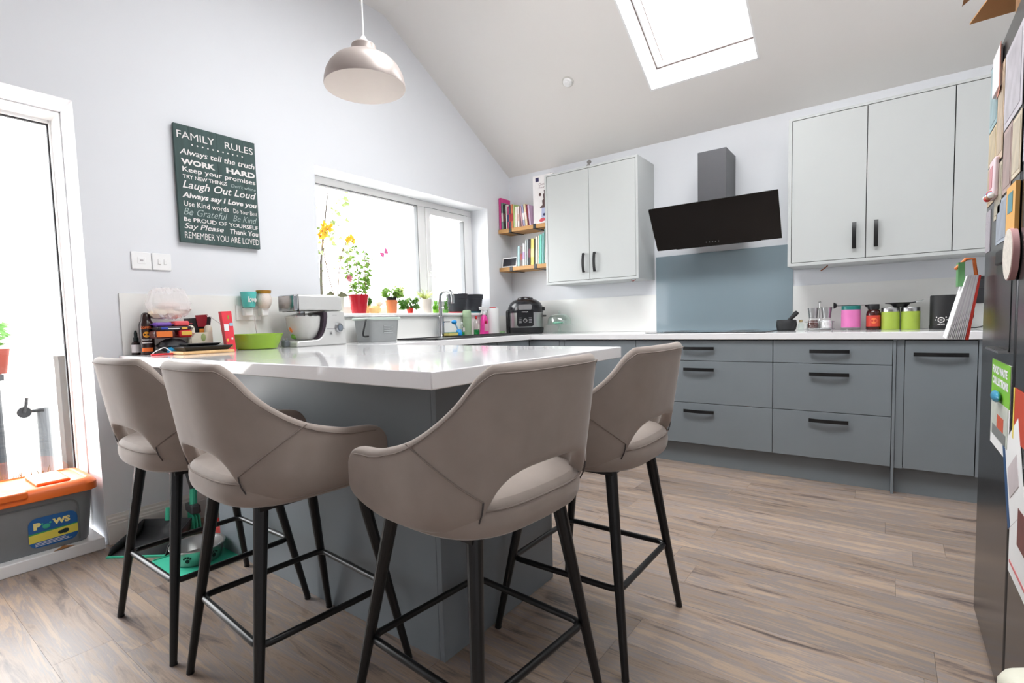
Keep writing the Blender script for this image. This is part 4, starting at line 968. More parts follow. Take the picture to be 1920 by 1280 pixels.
B(.03,.14,.01,.07,0,.03).build('stand_foot', C('anthracite', 70,70,74), t, bevel=.006)
t = thing('pill_bottle', 'little brown bottle behind the small screen', 'bottle', (.175, -.09, zl))
MB().lathe([(0,0),(.02,0),(.02,.09),(.01,.1),(.01,.105),(0,.105)], 16).build('bottle_body', C('brown_glass', 150,96,66, rough=.2), t); MB().lathe([(.012,.105),(.012,.125),(0,.126)], 14).build('cap', C('dark_brown_cap', 80,50,38), t)
Lb = [('pale blue paperback next to the small screen', .028, .185, (172,204,208), None), ('brown grey paperback on the lower shelf', .026, .185, (118,104,102), (150,60,60)),
 ('white paperback with a violet spine print', .026, .205, (226,222,226), (180,150,190)), ('pale grey slim book on the lower shelf', .02, .235, (206,214,212), None), ('silver grey slim book beside the black one', .014, .235, (176,184,186), None),
 ('black book beside the yellow book', .026, .24, (38,36,38), (110,50,70)), ('yellow book on the lower shelf', .036, .24, (228,206,112), (236,220,150)), ('dark olive slim book right of the yellow one', .01, .235, (74,70,40), None),
 ('cream white book on the lower shelf', .026, .25, (228,228,210), None), ('ivory slim book left of the teal ones', .014, .255, (222,218,196), None), ('mint teal book on the lower shelf', .028, .265, (120,206,188), None), ('aqua book on the lower shelf', .02, .275, (150,214,212), None),
 ('tall sea green slim book behind the bracket', .01, .31, (130,176,164), None), ('pinkish white tall book next to the wall unit', .03, .285, (232,222,220), None)]
x = .206
for lab, th, h, c, band in Lb:
    book(lab, x, zl, th, h, .15, c, 2.0, group=GL, band=band); x += th+.0018
t = thing('figurine', 'small grey figurine on top of the left wall unit', 'figurine', (.93, -.12, 2.2695))
M_fig = C('grey_stone', 140,136,134, rough=.6)
MB().lathe([(0,0),(.02,0),(.018,.01),(.008,.015),(.012,.05),(.018,.07),(.008,.085),(0,.086)], 16).build('body', M_fig, t); MB().ball((.006,0,.1), (.02,.016,.016)).build('head', M_fig, t)
tag(MB().lathe([(0,0),(.012,0),(.015,.01),(.012,.02),(0,.022)], 14, (.56,-.13,zu+.4255)).build('camera_puck', M_blackp), 'tiny black puck on top of the fountain carton', 'gadget')

# ================================================================ WINDOW SILL
ZS = SILL+.0005
def pot(name, label, loc, r0, r1, h, m, rim=0, cat='plant pot', soil=True):
    t = thing(name, label, cat, loc)
    p = [(0,0),(r0,0),(r1,h-rim)]
    if rim: p += [(r1+.004,h-rim),(r1+.005,h)]
    else: p += [(r1,h)]
    p += [(r1-.006,h),(r1-.008,h-.015),(0,h-.016)]
    MB().lathe(p, 28).build('pot', m, t)
    if soil: MB().lathe([(0,h-.012),(r1-.009,h-.014)], 20).build('soil', M_soil, t)
    return t
LR = random.Random(99)
def leaf(mb, p, d, ln, w, droop=.2, up_=None):
    if up_ is None: up_ = Vector((LR.uniform(.4,1), LR.uniform(-.6,.6), LR.uniform(.0,.7))).normalized()
    p = Vector(p); d = Vector(d).normalized(); s = d.cross(up_); s = s.normalized() if s.length > .01 else Vector((1,0,0)); nn = s.cross(d)
    mid = p+d*ln*.5+nn*(w*.12); tip = p+d*ln-Vector((0,0,ln*droop))
    return mb.add([p, mid+s*w*.5, tip, mid-s*w*.5, mid-nn*w*.1], [(0,1,4),(1,2,4),(2,3,4),(3,0,4)])
def bushy(parent, n, c, spread, h, ln, w, m, seed, name='foliage', droop=.3):
    rnd = random.Random(seed); mb = MB()
    for i in range(int(n*2.2)):
        a = rnd.uniform(0, 2*PI); r = spread*math.sqrt(rnd.random()); z = h*rnd.random()
        p = (c[0]+r*math.cos(a)*.6, c[1]+r*math.sin(a), c[2]+z)
        leaf(mb, p, (math.cos(a)*.7, math.sin(a), rnd.uniform(-.2,.8)), ln*rnd.uniform(.7,1.35), w*rnd.uniform(.9,1.5), droop)
    return mb.build(name, m, parent, smooth=False)
# orchid at the left
t = pot('orchid', 'tall yellow orchid in a pale pot behind the mixer', (-.09, -1.975, ZS), .045, .055, .115, C('pale_ceramic', 205,208,196, rough=.4), cat='orchid')
mb = MB()
for a, ln in ((.3,.13),(2.2,.12),(3.5,.13),(5.0,.14),(1.3,.1)): leaf(mb, (0,0,.108), (math.cos(a),math.sin(a),.5), ln, .045, .35)
mb.build('leaves', C('orchid_leaf', 122,124,96, rough=.4), t, smooth=False)
stems = [[(0,-.01,.1),(0,-.05,.25),(.0,-.08,.4),(0,-.09,.53),(0,-.075,.58)], [(0,.01,.1),(0,.03,.28),(0,.06,.42),(0,.1,.5),(0,.12,.535)]]
for q in stems: MB().tube(q, .0035, 6).build('stem', M_stem, t)
M_yf = thin('yellow_petal', 240,196,60, rough=.5, t=.16); M_of = C('orange_throat', 200,110,50)
def flower(parent, c, r, m, core):
    rnd = random.Random(int(abs(c[1]*1e4)+c[2]*1e3)); mb = MB()
    for k in range(5):
        a = 2*PI*k/5+rnd.random(); c_ = Vector(c); d = Vector((.35, math.cos(a), math.sin(a))); leaf(mb, c_, d, r, r*.8, .0, Vector((1,0,0)))
    f_ = mb.build('blossom', m, parent, smooth=False); MB().ball(c, r*.22, 8, 6).build('throat', core, f_)
for c in ((.01,-.095,.56),(.02,-.06,.575),(.01,-.11,.525),(.0,-.07,.545),(.02,-.04,.59),(.01,-.085,.6)): flower(t, c, .034, M_yf, M_of)
for c in ((.01,.115,.53),(.02,.095,.515),(.0,.14,.545),(.01,.15,.52)): flower(t, c, .03, M_yf, M_of)
bushy(t, 7, (0,-.05,.48), .04, .1, .03, .018, M_leafy, 4, 'buds')
# bird ornament
t = thing('bird_ornament', 'dark little bird ornament at the left end of the sill', 'ornament', (-.03, -2.115, ZS))
M_bird = C('dark_feather', 96,90,92, rough=.6)
MB().cyl((0,0,0),(0,0,.07),.006,n=8).build('perch', M_stem, t); MB().ball((0,0,.09), (.018,.034,.022)).build('bird_body', M_bird, t); MB().ball((0,.032,.112), .014).build('bird_head', M_bird, t)
mb = MB(); leaf(mb, (0,-.025,.095), (0,-1,.2), .05, .02); mb.build('tail', M_bird, t, smooth=False)
# red pot with leafy shrub
t = pot('potted_plant', 'tall leafy plant with a pink bloom in a glossy red pot', (-.06, -1.81, ZS), .05, .073, .135, C('glossy_red', 178,26,42, rough=.2), cat='plant')
branches = [[(0,-.01,.12),(0,-.06,.2),(0,-.075,.3),(0,-.085,.36)], [(0,0,.12),(0,.005,.25),(0,-.01,.4),(0,-.02,.5)], [(0,.015,.12),(0,.075,.2),(0,.095,.32),(0,.11,.4)], [(0,.01,.12),(.01,.06,.19),(.01,.06,.36),(.01,.07,.45)]]
for q in branches: MB().tube(q, .003, 6).build('stem', M_stem, t)
rnd = random.Random(5); mb = MB()
for q in branches:
    for i in range(len(q)-1):
        for k in range(26 if i < 2 else 11):
            u = rnd.random(); p = Vector(q[i]).lerp(Vector(q[i+1]), u); a = rnd.uniform(0,2*PI)
            if p.z < .15: continue
            leaf(mb, p, (math.cos(a), math.sin(a), rnd.uniform(-.3,.7)), rnd.uniform(.026,.052), rnd.uniform(.018,.03), .3)
mb.build('foliage', M_leaf, t, smooth=False)
mb = MB()
for k in range(14):
    a = 2*PI*k/14*3; leaf(mb, (.02,-.09,.245), (.4,math.cos(a),math.sin(a)+.2), .03, .022, 0)
mb.build('bloom', thin('dusty_pink', 224,150,160, rough=.6), t, smooth=False)
# red flowers + yellow chick
t = pot('potted_plant', 'small red-flowering plant squeezed behind the red pot', (-.13, -1.70, ZS), .03, .04, .06, C('sand_pot', 220,190,140), cat='plant')
bushy(t, 46, (0,0,.05), .035, .07, .03, .022, M_leafd, 8); bushy(t, 22, (0,-.01,.12), .035, .02, .02, .018, thin('red_petal', 196,36,48), 9, 'flowers')
t = thing('chick_ornament', 'pale yellow ceramic chick between red pot and terracotta pot', 'ornament', (-.05, -1.675, ZS))
M_ch = C('pale_yellow_glaze', 238,206,140, rough=.35)
MB().lathe([(0,0),(.03,0),(.045,.02),(.045,.04),(.03,.056),(0,.062)], 20, (0,0,0), .8, 1.15).build('body', M_ch, t, smooth=True); MB().ball((.005,.038,.07), .022).build('head', C('pale_glaze', 236,224,196), t)
MB().cyl((.02,.05,.07),(.03,.06,.068),.006,.001,8).build('beak', M_or, t)
# terracotta pot
t = pot('potted_plant', 'terracotta pot with a black inner pot and leafy seedlings', (-.05, -1.513, ZS), .035, .048, .1, C('terracotta', 214,128,84, rough=.8), rim=0, cat='plant')
MB().lathe([(.034,.095),(.039,.098),(.043,.125),(.039,.125),(.035,.1)], 24).build('inner_pot', M_blackp, t)
bushy(t, 60, (0,.01,.12), .07, .06, .035, .026, M_leaf, 12); bushy(t, 14, (0,.07,.13), .03, .07, .03, .02, M_leafy, 13)
# low plant in small red pot
t = pot('potted_plant', 'trailing green plant in a small bright red pot', (-.05, -1.325, ZS), .02, .03, .05, C('bright_red', 222,50,40, rough=.3), cat='plant')
bushy(t, 70, (.0,-.01,.03), .075, .07, .032, .022, M_leafd, 15); bushy(t, 20, (0,.03,.08), .04, .04, .03, .02, M_leaf, 16)
# white pot with spider plant
t = pot('spider_plant', 'pale spider plant in a white and pink pot', (-.05, -1.155, ZS), .048, .053, .115, C('white_pink_ceramic', 226,216,206, rough=.4), cat='plant')
rnd = random.Random(21); mb = MB()
for k in range(80):
    a = rnd.uniform(0,2*PI); s = rnd.uniform(.55,1.1); pts = []
    for i in range(5):
        q = i/4; pts.append(Vector((math.cos(a)*.08*s*q*.6, math.sin(a)*.12*s*q, .105+.12*s*(q-.75*q*q*(1.5-s)))))
    for i in range(4):
        w0 = .0055*(1-i/4.5); w1 = .0055*(1-(i+1)/4.5); sd = Vector((-math.sin(a), math.cos(a), .8)).normalized()
        mb.add([pts[i]-sd*w0, pts[i]+sd*w0, pts[i+1]+sd*w1, pts[i+1]-sd*w1], [(0,1,2,3)])
mb.build('foliage', thin('spider_leaf', 206,216,140, rough=.5), t, smooth=False)
def fan_plant(label, y, m, h, w, seed):
    t = pot('foliage_plant', label, (-.05, y, ZS), .022, .026, .03, m, cat='plant', soil=True)
    rnd = random.Random(seed); mb = MB()
    for k in range(16):
        s = -1+2*k/15; pts = []
        for i in range(5):
            q = i/4; pts.append(Vector((.02*rnd.uniform(-1,1)+.01*q, s*w*(q**.7), .02+h*q*(1.05-.35*abs(s)*q)-.06*abs(s)*q*q)))
        for i in range(4):
            w0 = .008*(1-i/5); w1 = .008*(1-(i+1)/5)
            mb.add([pts[i]+Vector((0,-w0,0)), pts[i]+Vector((0,w0,0)), pts[i+1]+Vector((0,w1,0)), pts[i+1]+Vector((0,-w1,0))], [(0,1,2,3)])
    mb.build('blades', m, t, smooth=False)
fan_plant('bright green grassy plant just left of the tap', -1.035, thin('vivid_green', 130,196,60, rough=.5), .13, .045, 3)
fan_plant('darker green upright plant just right of the tap', -.915, thin('mid_green', 96,150,66, rough=.5), .14, .025, 6)
def nursery(label, y, saucer, sl):
    t = thing('nursery_pot', label, 'plant pot', (-.06, y, ZS))
    MB().lathe([(0,.008),(.07,.008),(.073,.012),(.086,.125),(.092,.127),(.095,.165),(.097,.168),(.09,.168),(.088,.13),(.07,.03),(0,.02)], 36).build('pot', C('black_pot_plastic', 52,54,60, rough=.45), t, smooth=True)
    MB().lathe([(0,0),(.076,0),(.082,.01),(.078,.011),(.0,.006)], 32).build('saucer', saucer, t)
nursery('large black plastic plant pot on a red saucer on the sill', -.755, C('red_saucer', 190,44,56, rough=.3), 0)
nursery('large black plastic plant pot on a teal saucer at the sill end', -.535, C('teal_saucer', 30,140,150, rough=.3), 0)
t = thing('suncatcher', 'pink butterfly suncatcher stuck on the window pane', 'decoration', (-.2275, -1.415, 1.60))
mb = MB()
for s in (-1, 1):
    mb.prism([(0,0),(s*.035,.03),(s*.045,.0),(s*.03,-.028),(s*.006,-.01)], .0002, .002, 'x')
mb.xf(Matrix.Rotation(math.radians(38),4,'X')); mb.build('wings', thin('pink_film', 236,120,180), t); MB().cyl((.001,-.012,-.015),(.001,.012,.015),.003,n=6).build('body', C('grey_stone', 140,136,134), t)

# ================================================================ FLOOR THINGS BY THE DOOR
t = thing('storage_box', 'grey plastic storage box with orange lid and pet food label', 'storage box', (-.150, -3.722, .0555), math.radians(0)); t.scale = (1, 1, 1.07)
# long axis along y, front faces +x
def rb(x0, x1, y0, y1, r, z): return [(x, y, z) for x, y in rrect(x0, x1, y0, y1, r)]
M_gb = C('grey_box_plastic', 124,127,130, rough=.45)
loft(MB(), [rb(-.13,.145,-.27,.27,.05,0), rb(-.135,.15,-.275,.275,.05,.01), rb(-.155,.17,-.295,.295,.05,.225)]).build('tub', M_gb, t, smooth=True)
loft(MB(), [rb(-.165,.18,-.305,.305,.05,.222), rb(-.172,.19,-.312,.312,.055,.226), rb(-.17,.188,-.312,.312,.055,.256), rb(-.158,.174,-.3,.3,.05,.272), rb(-.14,.156,-.28,.28,.04,.276), rb(-.135,.15,-.275,.275,.04,.27)]).build('lid', C('orange_plastic', 228,108,40, rough=.4), t, smooth=True)
for yy in (-.13, .16): B(-.1, .13, yy-.06, yy+.06, .27, .284).build('lid_rib', C('orange_plastic', 228,108,40), t, bevel=.006)
B(.15, .197, -.06, .06, .245, .275).build('lid_clip', C('orange_plastic', 228,108,40), t, bevel=.006)
def fx(z): return .151+.0195*(z-.01)/.215
def wedge(mb, poly, d0, d1):
    n = len(poly); vs = [(fx(z)+d0, y, z) for y, z in poly]+[(fx(z)+d1, y, z) for y, z in poly]
    return mb.add(vs, [tuple(range(n-1,-1,-1)), tuple(range(n,2*n))]+[(i,(i+1)%n,(i+1)%n+n,i+n) for i in range(n)])
arcp = [(-.17,.015)]+[(-.12-.05*math.cos(a), .15+.05*math.sin(a)) for a in [PI/2*i/6 for i in range(7)]]+[(.19+.04*math.sin(a), .16+.04*math.cos(a)) for a in [PI/2*i/6 for i in range(7)]]+[(.23,.015)]
MB().tube([(fx(z)+.001, y, z) for y, z in arcp], .0035, 6).build('moulded_arch', C('grey_box_dark', 104,107,110), t)
LY0, LY1, LZ0, LZ1 = .055, .225, .022, .150
lp = rrect(LY0, LY1, LZ0, LZ1, .03)
wedge(MB(), [(y, z) if z > LZ0+.05 else (min(max(y,LY0),LY1), z) for y, z in lp], .0005, .0014).build('label_panel', C('label_blue', 36,96,160, rough=.4), t)
wedge(MB(), [(LY0,.046),(LY1,.052),(LY1,.088),(LY0,.08)], .0014, .0018).build('label_stripe', C('label_yellow', 226,212,90), t)
wedge(MB(), [(LY0,.08),(LY1,.088),(LY1,.092),(LY0,.086)], .0014, .0019).build('label_line', C('label_green', 70,160,90), t)
M_lp = C('label_cream', 244,228,150)
def fl(txt, y0, z0, w, h, m, b=.05): return lettering(txt, m, t, (fx(z0)+.0022, y0, z0), (0,1,0), (.09,0,1), w, h, b)
fl('P', .072, .1, .026, .03, M_lp, .08); fl('WS', .137, .106, .062, .026, M_lp, .06)
M_paw = C('paw_teal', 60,170,140)
mb = MB()
for dy, dz, ry, rz in ((0,0,.014,.011),(-.014,.014,.006,.007),(-.005,.022,.006,.007),(.006,.022,.006,.007),(.014,.014,.006,.007)): mb.ball((fx(.108)+.0018, .116+dy, .108+dz), (.0012, ry, rz), 12, 6)
mb.build('paw_print', M_paw, t)
mb = MB(); mb.ball((fx(.066)+.0018,.165,.068),(.001,.012,.01),10,6); mb.ball((fx(.07)+.0018,.18,.07),(.001,.014,.012),10,6); mb.build('dog_print', C('dog_dark', 30,50,52), t)
for k in range(3): wedge(MB(), [(.075,.029+k*.006),(.2-.01*k,.031+k*.006),(.2-.01*k,.033+k*.006),(.075,.031+k*.006)], .0014, .002).build('print_line', M_paper, t)
mb = MB(); mb.add([(.02,-.03,.0),(.03,0,.006),(.02,.045,.002),(.0,.01,.008)], [(0,1,3),(1,2,3)])
lf = mb.build('fallen_leaf', C('dry_leaf', 168,116,66, rough=.8, var=.3), smooth=False, loc=(.02,-3.565,.0565)); so = lf.modifiers.new('s','SOLIDIFY'); so.thickness = .001
tag(lf, 'dry brown leaf on the white threshold before the storage box', 'leaf')
# dustpan and brush
t = thing('dustpan', 'long-handled grey dustpan with a mint green lip by the skirting', 'dustpan', (.205, -3.262, 0), math.radians(37))
M_dp = C('charcoal_plastic', 66,68,70, rough=.45); M_mint = C('mint_plastic', 70,196,158, rough=.45)
mb = MB(); prof2 = [(-.12,.002),(-.1,.004),(.0,.012),(.07,.022),(.1,.05),(.11,.09)]
n = len(prof2); W2 = .13; vs = []
for u in (-1, 1):
    for y, z in prof2: vs.append((u*W2*(1-.1*(y+.12)/.23), y, z))
mb.add(vs, [(i, i+1, n+i+1, n+i) for i in range(n-1)])
for u in (-1, 1):
    s = 0 if u < 0 else n
    side = [vs[s+i] for i in range(n)]; top = [(vs[s+i][0], vs[s+i][1]*.98, max(vs[s+i][2]+.002, .006+.085*math.sin(min(1,(i/(n-1))*1.15)*PI/2))) for i in range(n)]
    mb.add(side+top, [(i, i+1, n+i+1, n+i) for i in range(n-1)])
pan = mb.build('pan', M_dp, t, smooth=True); so = pan.modifiers.new('s','SOLIDIFY'); so.thickness = .003; so.offset = 1
B(-.132, .132, -.13, -.117, 0, .006).build('rubber_lip', M_mint, t)
MB().tube([(0,.112,.08),(.0,.125,.14)], .016, 10).build('pan_socket', M_mint, t)
t2 = thing('broom', 'charcoal broom with mint collar leaning in the dustpan', 'broom', (.15, -3.06, 0), math.radians(-12))
B(-.085, .085, -.022, .022, .085, .13).xf(Matrix.Rotation(math.radians(-8),4,'Y')).build('brush_head', M_dp, t2, bevel=.008)
mb = MB()
for i in range(16):
    for j in range(3): mb.cyl((-.078+i*.0104,-.015+j*.015,.004),(-.075+i*.01,-.013+j*.013,.086),.004,.003,5)
br = mb.build('bristles', M_mint, t2); br['kind'] = 'stuff'
MB().tube([(0,0,.12),(-.03,.01,.2)], .017, 10).build('collar', M_mint, t2)
MB().tube([(-.028,.008,.19),(-.065,-.03,.42),(-.095,-.06,.64)], .0125, 10).build('broom_handle', M_dp, t2)
# feeding mat and bowls
t = thing('feeding_mat', 'mint green rubber mat under the pet bowls', 'mat', (.56, -3.2, 0), math.radians(-3))
loft(MB(), [rr(.155,.15,.012,.001), rr(.155,.15,.012,.004)]).build('mat_sheet', C('mint_rubber', 62,196,160, rough=.5), t)
mb = MB(); mb.tube([(x, y, .005) for x, y in rrect(-.151,.151,-.146,.146,.012)], .004, 6, True); mb.build('rim', C('mint_rubber', 62,196,160), t)
t = thing('pet_bowl', 'stainless steel pet bowl with black paw prints on the mat', 'pet bowl', (.548, -3.205, .0055))
MB().lathe([(0,0),(.088,0),(.092,.004),(.108,.066),(.111,.068),(.108,.071),(.1,.068),(.082,.012),(0,.008)], 40).build('bowl_body', mat('satin_steel', (186,186,184), .28, .9, var=.04), t, smooth=True)
def paw(parent, ang, r=.1005, z=.03):
    mb = MB()
    for da, dz, ra in ((0,0,.009),(-.012,.012,.0045),(-.004,.017,.0045),(.005,.017,.0045),(.013,.012,.0045)): cyl_disc(mb, r+.0006+.24*dz, ang+da/r, z+dz, ra, 10)
    mb.build('paw_print', M_blackp, parent)
for a in (-45, 15, -105): paw(t, math.radians(a))
t = thing('pet_bowl', 'coral red plastic pet bowl against the bar base', 'pet bowl', (.345, -2.985, 0))
MB().lathe([(0,.012),(.105,0),(.112,.004),(.088,.06),(.084,.062),(.06,.03),(0,.022)], 36, (0,0,0), .9, 1.05).build('bowl_body', C('coral_plastic', 236,84,80, rough=.35), t, smooth=True)
mb = MB(); mb.cyl((0,0,.022),(0,0,.03),.03,n=20); mb.build('bowl_centre', C('coral_plastic', 236,84,80), t)
# folding hook under the bar
t = thing('bag_hook', 'thin black bag hook hanging under the bar top', 'hook', (.72, -3.12, .867))
MB().tube([(0,-.02,0),(0,-.02,-.05),(.0,0,-.075),(.0,.02,-.05),(0,.02,0)], .003, 6).build('wire_loop', M_black, t); B(-.015,.015,-.03,.03,-.004,0).build('hook_plate', M_black, t)

# ================================================================ ON THE FRIDGE
def fpaper(name, label, cat, y0, y1, z0, z1, m, tilt=0, off=.0006, curl=0, th=.0012, group=None, parts=()):
    cy, cz = (y0+y1)/2, (z0+z1)/2; t = thing(name, label, cat, (FX-off, cy, cz), 0, group)
    t.rotation_euler = (math.radians(tilt), 0, 0)
    w, h = abs(y1-y0)/2, (z1-z0)/2; mb = MB(); n = 6; vs = []
    for i in range(n+1):
        y = -w+2*w*i/n; d = -curl*((n-i)/n)**2
        vs += [(d, y, -h), (d, y, h), (d-th, y, -h), (d-th, y, h)]
    fs = []
    for i in range(n):
        a = i*4; b = a+4; fs += [(a,b,b+1,a+1),(a+2,a+3,b+3,b+2),(a,a+2,b+2,b),(a+1,b+1,b+3,a+3)]
    fs += [(0,1,3,2),(n*4,n*4+2,n*4+3,n*4+1)]
    mb.add(vs, fs); mb.build('sheet', m, t, smooth=False)
    for q_, (pn, py0, py1, pz0, pz1, pm_) in enumerate(parts): B(-th-.0008-.0004*q_-curl, -th-.0001, py0*w, py1*w, pz0*h, pz1*h).build(pn, pm_, t)
    return t
M_lime2 = C('leaflet_green', 126,190,56)
t = fpaper('leaflet', 'green food waste leaflet on the left fridge door', 'leaflet', -2.43, -2.155, .648, .885, M_paper, parts=(('green_panel',-1,1,.1,1,M_lime2),('photo_panel',-.9,.9,-.75,.1,C('leaflet_photo',196,200,190,var=.25,scale=30)),('red_print',-.5,.2,-.5,-.2,C('leaflet_red',206,92,62,var=.3,scale=60)),('bin_print',-.75,.7,-.73,-.5,C('leaflet_grey',130,132,130))))
lettering('FOOD WASTE', M_paper, t, (-.0026, .118, .082), (0,-1,0), (0,0,1), .22, .022, .05); lettering('COLLECTIONS', M_paper, t, (-.0026, .118, .052), (0,-1,0), (0,0,1), .235, .022, .05)
def magnet(label, y, z, m, r=(.008,.018,.014)): tag(MB().ball((FX-.0025-r[0], y, z), r).build('fridge_magnet', m), label, 'magnet')
magnet('blue oval magnet holding the green leaflet', -2.30, .795, C('blue_magnet', 52,140,176, rough=.3), (.009,.045,.015))
t = fpaper('leaflet', 'white and navy leaflet hanging askew across the fridge doors', 'leaflet', -2.60, -2.40, .53, .74, M_paper, tilt=-30, off=.001, parts=(('navy_edge',.72,1,-1,1,C('navy_print',40,80,124)),('print_block',-.6,.5,-.4,.3,C('faint_print',206,196,198))))
fpaper('leaflet', 'red and yellow leaflet on the right fridge door', 'leaflet', -2.66, -2.475, .72, .84, C('leaflet_orange', 196,70,44), parts=(('yellow_edge',.86,1,-1,1,C('leaflet_yel',232,210,90)),))
fpaper('leaflet', 'white leaflet with a red line low on the right fridge door', 'leaflet', -2.75, -2.48, .40, .64, M_paper, parts=(('red_line',-.9,.9,-.8,-.74,C('leaflet_red2',214,120,124)),('photo_panel',-.8,.3,-.2,.5,C('leaflet_brown',120,70,66,var=.3,scale=40))))
cols = [(150,176,182),(200,178,152),(196,190,198),(206,186,150),(190,166,136),(188,180,160),(176,152,146),(210,196,172),(168,176,190)]
k = 0
for (y0, y1, z0, z1, lab) in ((-2.075,-1.94,1.565,1.755,'blue-toned photo at the top left of the fridge door'),(-2.19,-2.085,1.44,1.70,'tan-toned photo in the second column of the fridge door'),(-2.44,-2.2,1.50,1.70,'pale lilac drawing high on the fridge door'),
    (-2.08,-1.94,1.46,1.56,'small sandy photo below the blue-toned one'),(-2.07,-1.94,1.34,1.455,'small photo with a dark figure at the left of the fridge door'),(-2.2,-2.08,1.28,1.43,'rosy photo under the second column photo'),(-2.33,-2.21,1.33,1.495,'pink figure photo in the third column of the fridge'),
    (-2.445,-2.335,1.345,1.49,'beige photo beside the door gap'),(-2.3,-2.13,1.205,1.322,'lilac grey drawing above the water dispenser')):
    m = mat('photo_%d' % k, cols[k], .35, var=.25, scale=14)
    fpaper('fridge_photo', lab, 'photo', y0, y1, z0, z1, m, parts=(('picture_area',-.8,.8,-.85,.85,mat('picture_%d' % k, tuple(int(c*.9) for c in cols[k]), .35, var=.45, scale=22)),)); k += 1
fpaper('fridge_photo', 'pale plastic pocket at the left edge of the fridge door', 'photo', -2.02, -1.93, 1.2, 1.325, mat('clear_pocket', (200,190,200), .2, alpha=.6))
fpaper('greeting_card', 'coral and white card standing proud at the top of the fridge door', 'card', -2.155, -2.02, 1.63, 1.76, C('coral_card', 226,160,140), curl=.006, parts=(('white_face',-.9,.8,-.8,.9,C('card_white',226,220,222)),))
for (y0, y1, z0, z1, lab, c) in ((-2.62,-2.475,1.56,1.75,'brown-toned photo at the top of the right fridge door',(176,156,146)),(-2.62,-2.475,1.36,1.54,'grey lilac photo on the right fridge door',(186,180,190)),(-2.78,-2.63,1.4,1.7,'warm photo at the far edge of the right fridge door',(190,170,150))):
    fpaper('fridge_photo', lab, 'photo', y0, y1, z0, z1, mat('photo_r%d' % int(z0*100+abs(y0)*10), c, .35, var=.3, scale=16))
t = fpaper('photo_frame', 'orange magnetic photo frame above the dispenser', 'frame', -2.45, -2.335, 1.205, 1.325, C('orange_frame', 222,170,96), th=.008, parts=(('picture_area',-.5,.6,-.1,.7,C('frame_picture',90,140,150,var=.3,scale=30)),))
t = thing('fridge_ornament', 'pink and white beaded frame magnet sticking out from the fridge', 'magnet', (FX-.001, -2.10, 1.40))
B(-.012, 0, -.055, .03, -.06, .05).build('frame_block', C('white_pink_resin', 226,206,212), t, bevel=.004); B(-.013,-.012,-.03,.015,-.03,.03).build('picture_area', C('rosy_picture', 200,140,146), t)
for k in range(9): MB().ball((-.016, -.05+.011*k, -.055+.004*(k % 3)), .008).build('bead', [M_white, C('bead_blue',60,110,150), C('bead_red',190,50,50), C('bead_brown',170,120,90)][k % 4], t)
t = thing('clock_magnet', 'round white patterned magnet with a red rim beside the dispenser', 'magnet', (FX-.003, -2.43, 1.155))
MB().cyl((0,0,0),(-.012,0,0),.062,n=32).build('rim', C('red_rim', 196,150,150), t); MB().cyl((-.012,0,0),(-.0135,0,0),.06,n=32).build('face', mat('patterned_face', (214,206,196), .5, var=.35, scale=120), t)
t = thing('notepad', 'hanging bundle of white note sheets clipped to the fridge door edge', 'notepad', (FX-.034, -1.95, 1.0))
for k in range(12):
    c = [(238,238,240),(226,222,228),(236,234,238),(218,214,222)][k % 4] if k < 10 else (222,70,60); a = -13+.55*k
    o = B(-.0016, .0016, -.07, .07, -.2, 0).xf(Matrix.Rotation(math.radians(-a),4,'Y')).build('sheet', C('sheet_%d_%d_%d' % c, *c), t); o.location = (-.014+.0026*k, 0, .13)
MB().tube([(-.04,-.02,.155),(-.015,-.01,.185),(.005,0,.185),(.012,0,.13)], .005, 8).build('hanging_loop', C('orange_ribbon', 220,120,60), t)
B(-.034,-.018,-.03,.03,.1,.175).build('green_tag', C('green_tag', 96,150,96), t)
# cardboard box on the fridge
t = thing('cardboard_box', 'brown cardboard box with open flaps on top of the fridge', 'box', (3.29, -2.45, FZ+.0005))
M_card = C('cardboard', 176,134,94, rough=.9)
mb = MB(); mb.box(0,.36,0,.42,0,.004); mb.box(0,.004,0,.42,.004,.25); mb.box(.356,.36,0,.42,.004,.25); mb.box(.004,.356,0,.004,.004,.25); mb.box(.004,.356,.416,.42,.004,.25); mb.build('carton', M_card, t)
mb = MB(); mb.hexa([(0,.0,.245),(.003,.0,.25),(.003,.42,.25),(0,.42,.245),(-.118,.01,.15),(-.115,.01,.155),(-.115,.4,.155),(-.118,.4,.15)]); mb.build('flap', M_card, t)
mb = MB(); mb.hexa([(0,.42,.245),(.36,.42,.245),(.36,.42,.25),(0,.42,.25),(-.09,.52,.14),(.36,.52,.15),(.36,.52,.154),(-.09,.52,.144)]); mb.build('flap', M_card, t)
# cream stool at the lower right
t = thing('padded_stool', 'cream padded stool top peeping in at the lower right corner', 'stool', (3.147, -3.046, 0), YAW)
M_cr = C('cream_leatherette', 226,224,206, rough=.45)
mb = MB(); loft(mb, [[(x, y, z) for x, y in rrect(i_, .30-i_, -.34+i_, -i_, .04)] for i_, z in ((.012,.385),(.002,.395),(.0,.41),(.0,.43),(.004,.441),(.014,.448))]); mb.build('cushion', M_cr, t, smooth=True)
for lx in (.03, .27):
    for ly in (-.31, -.03): MB().cyl((lx,ly,0),(lx,ly,.386),.013,.017,10).build('leg', M_wood, t)

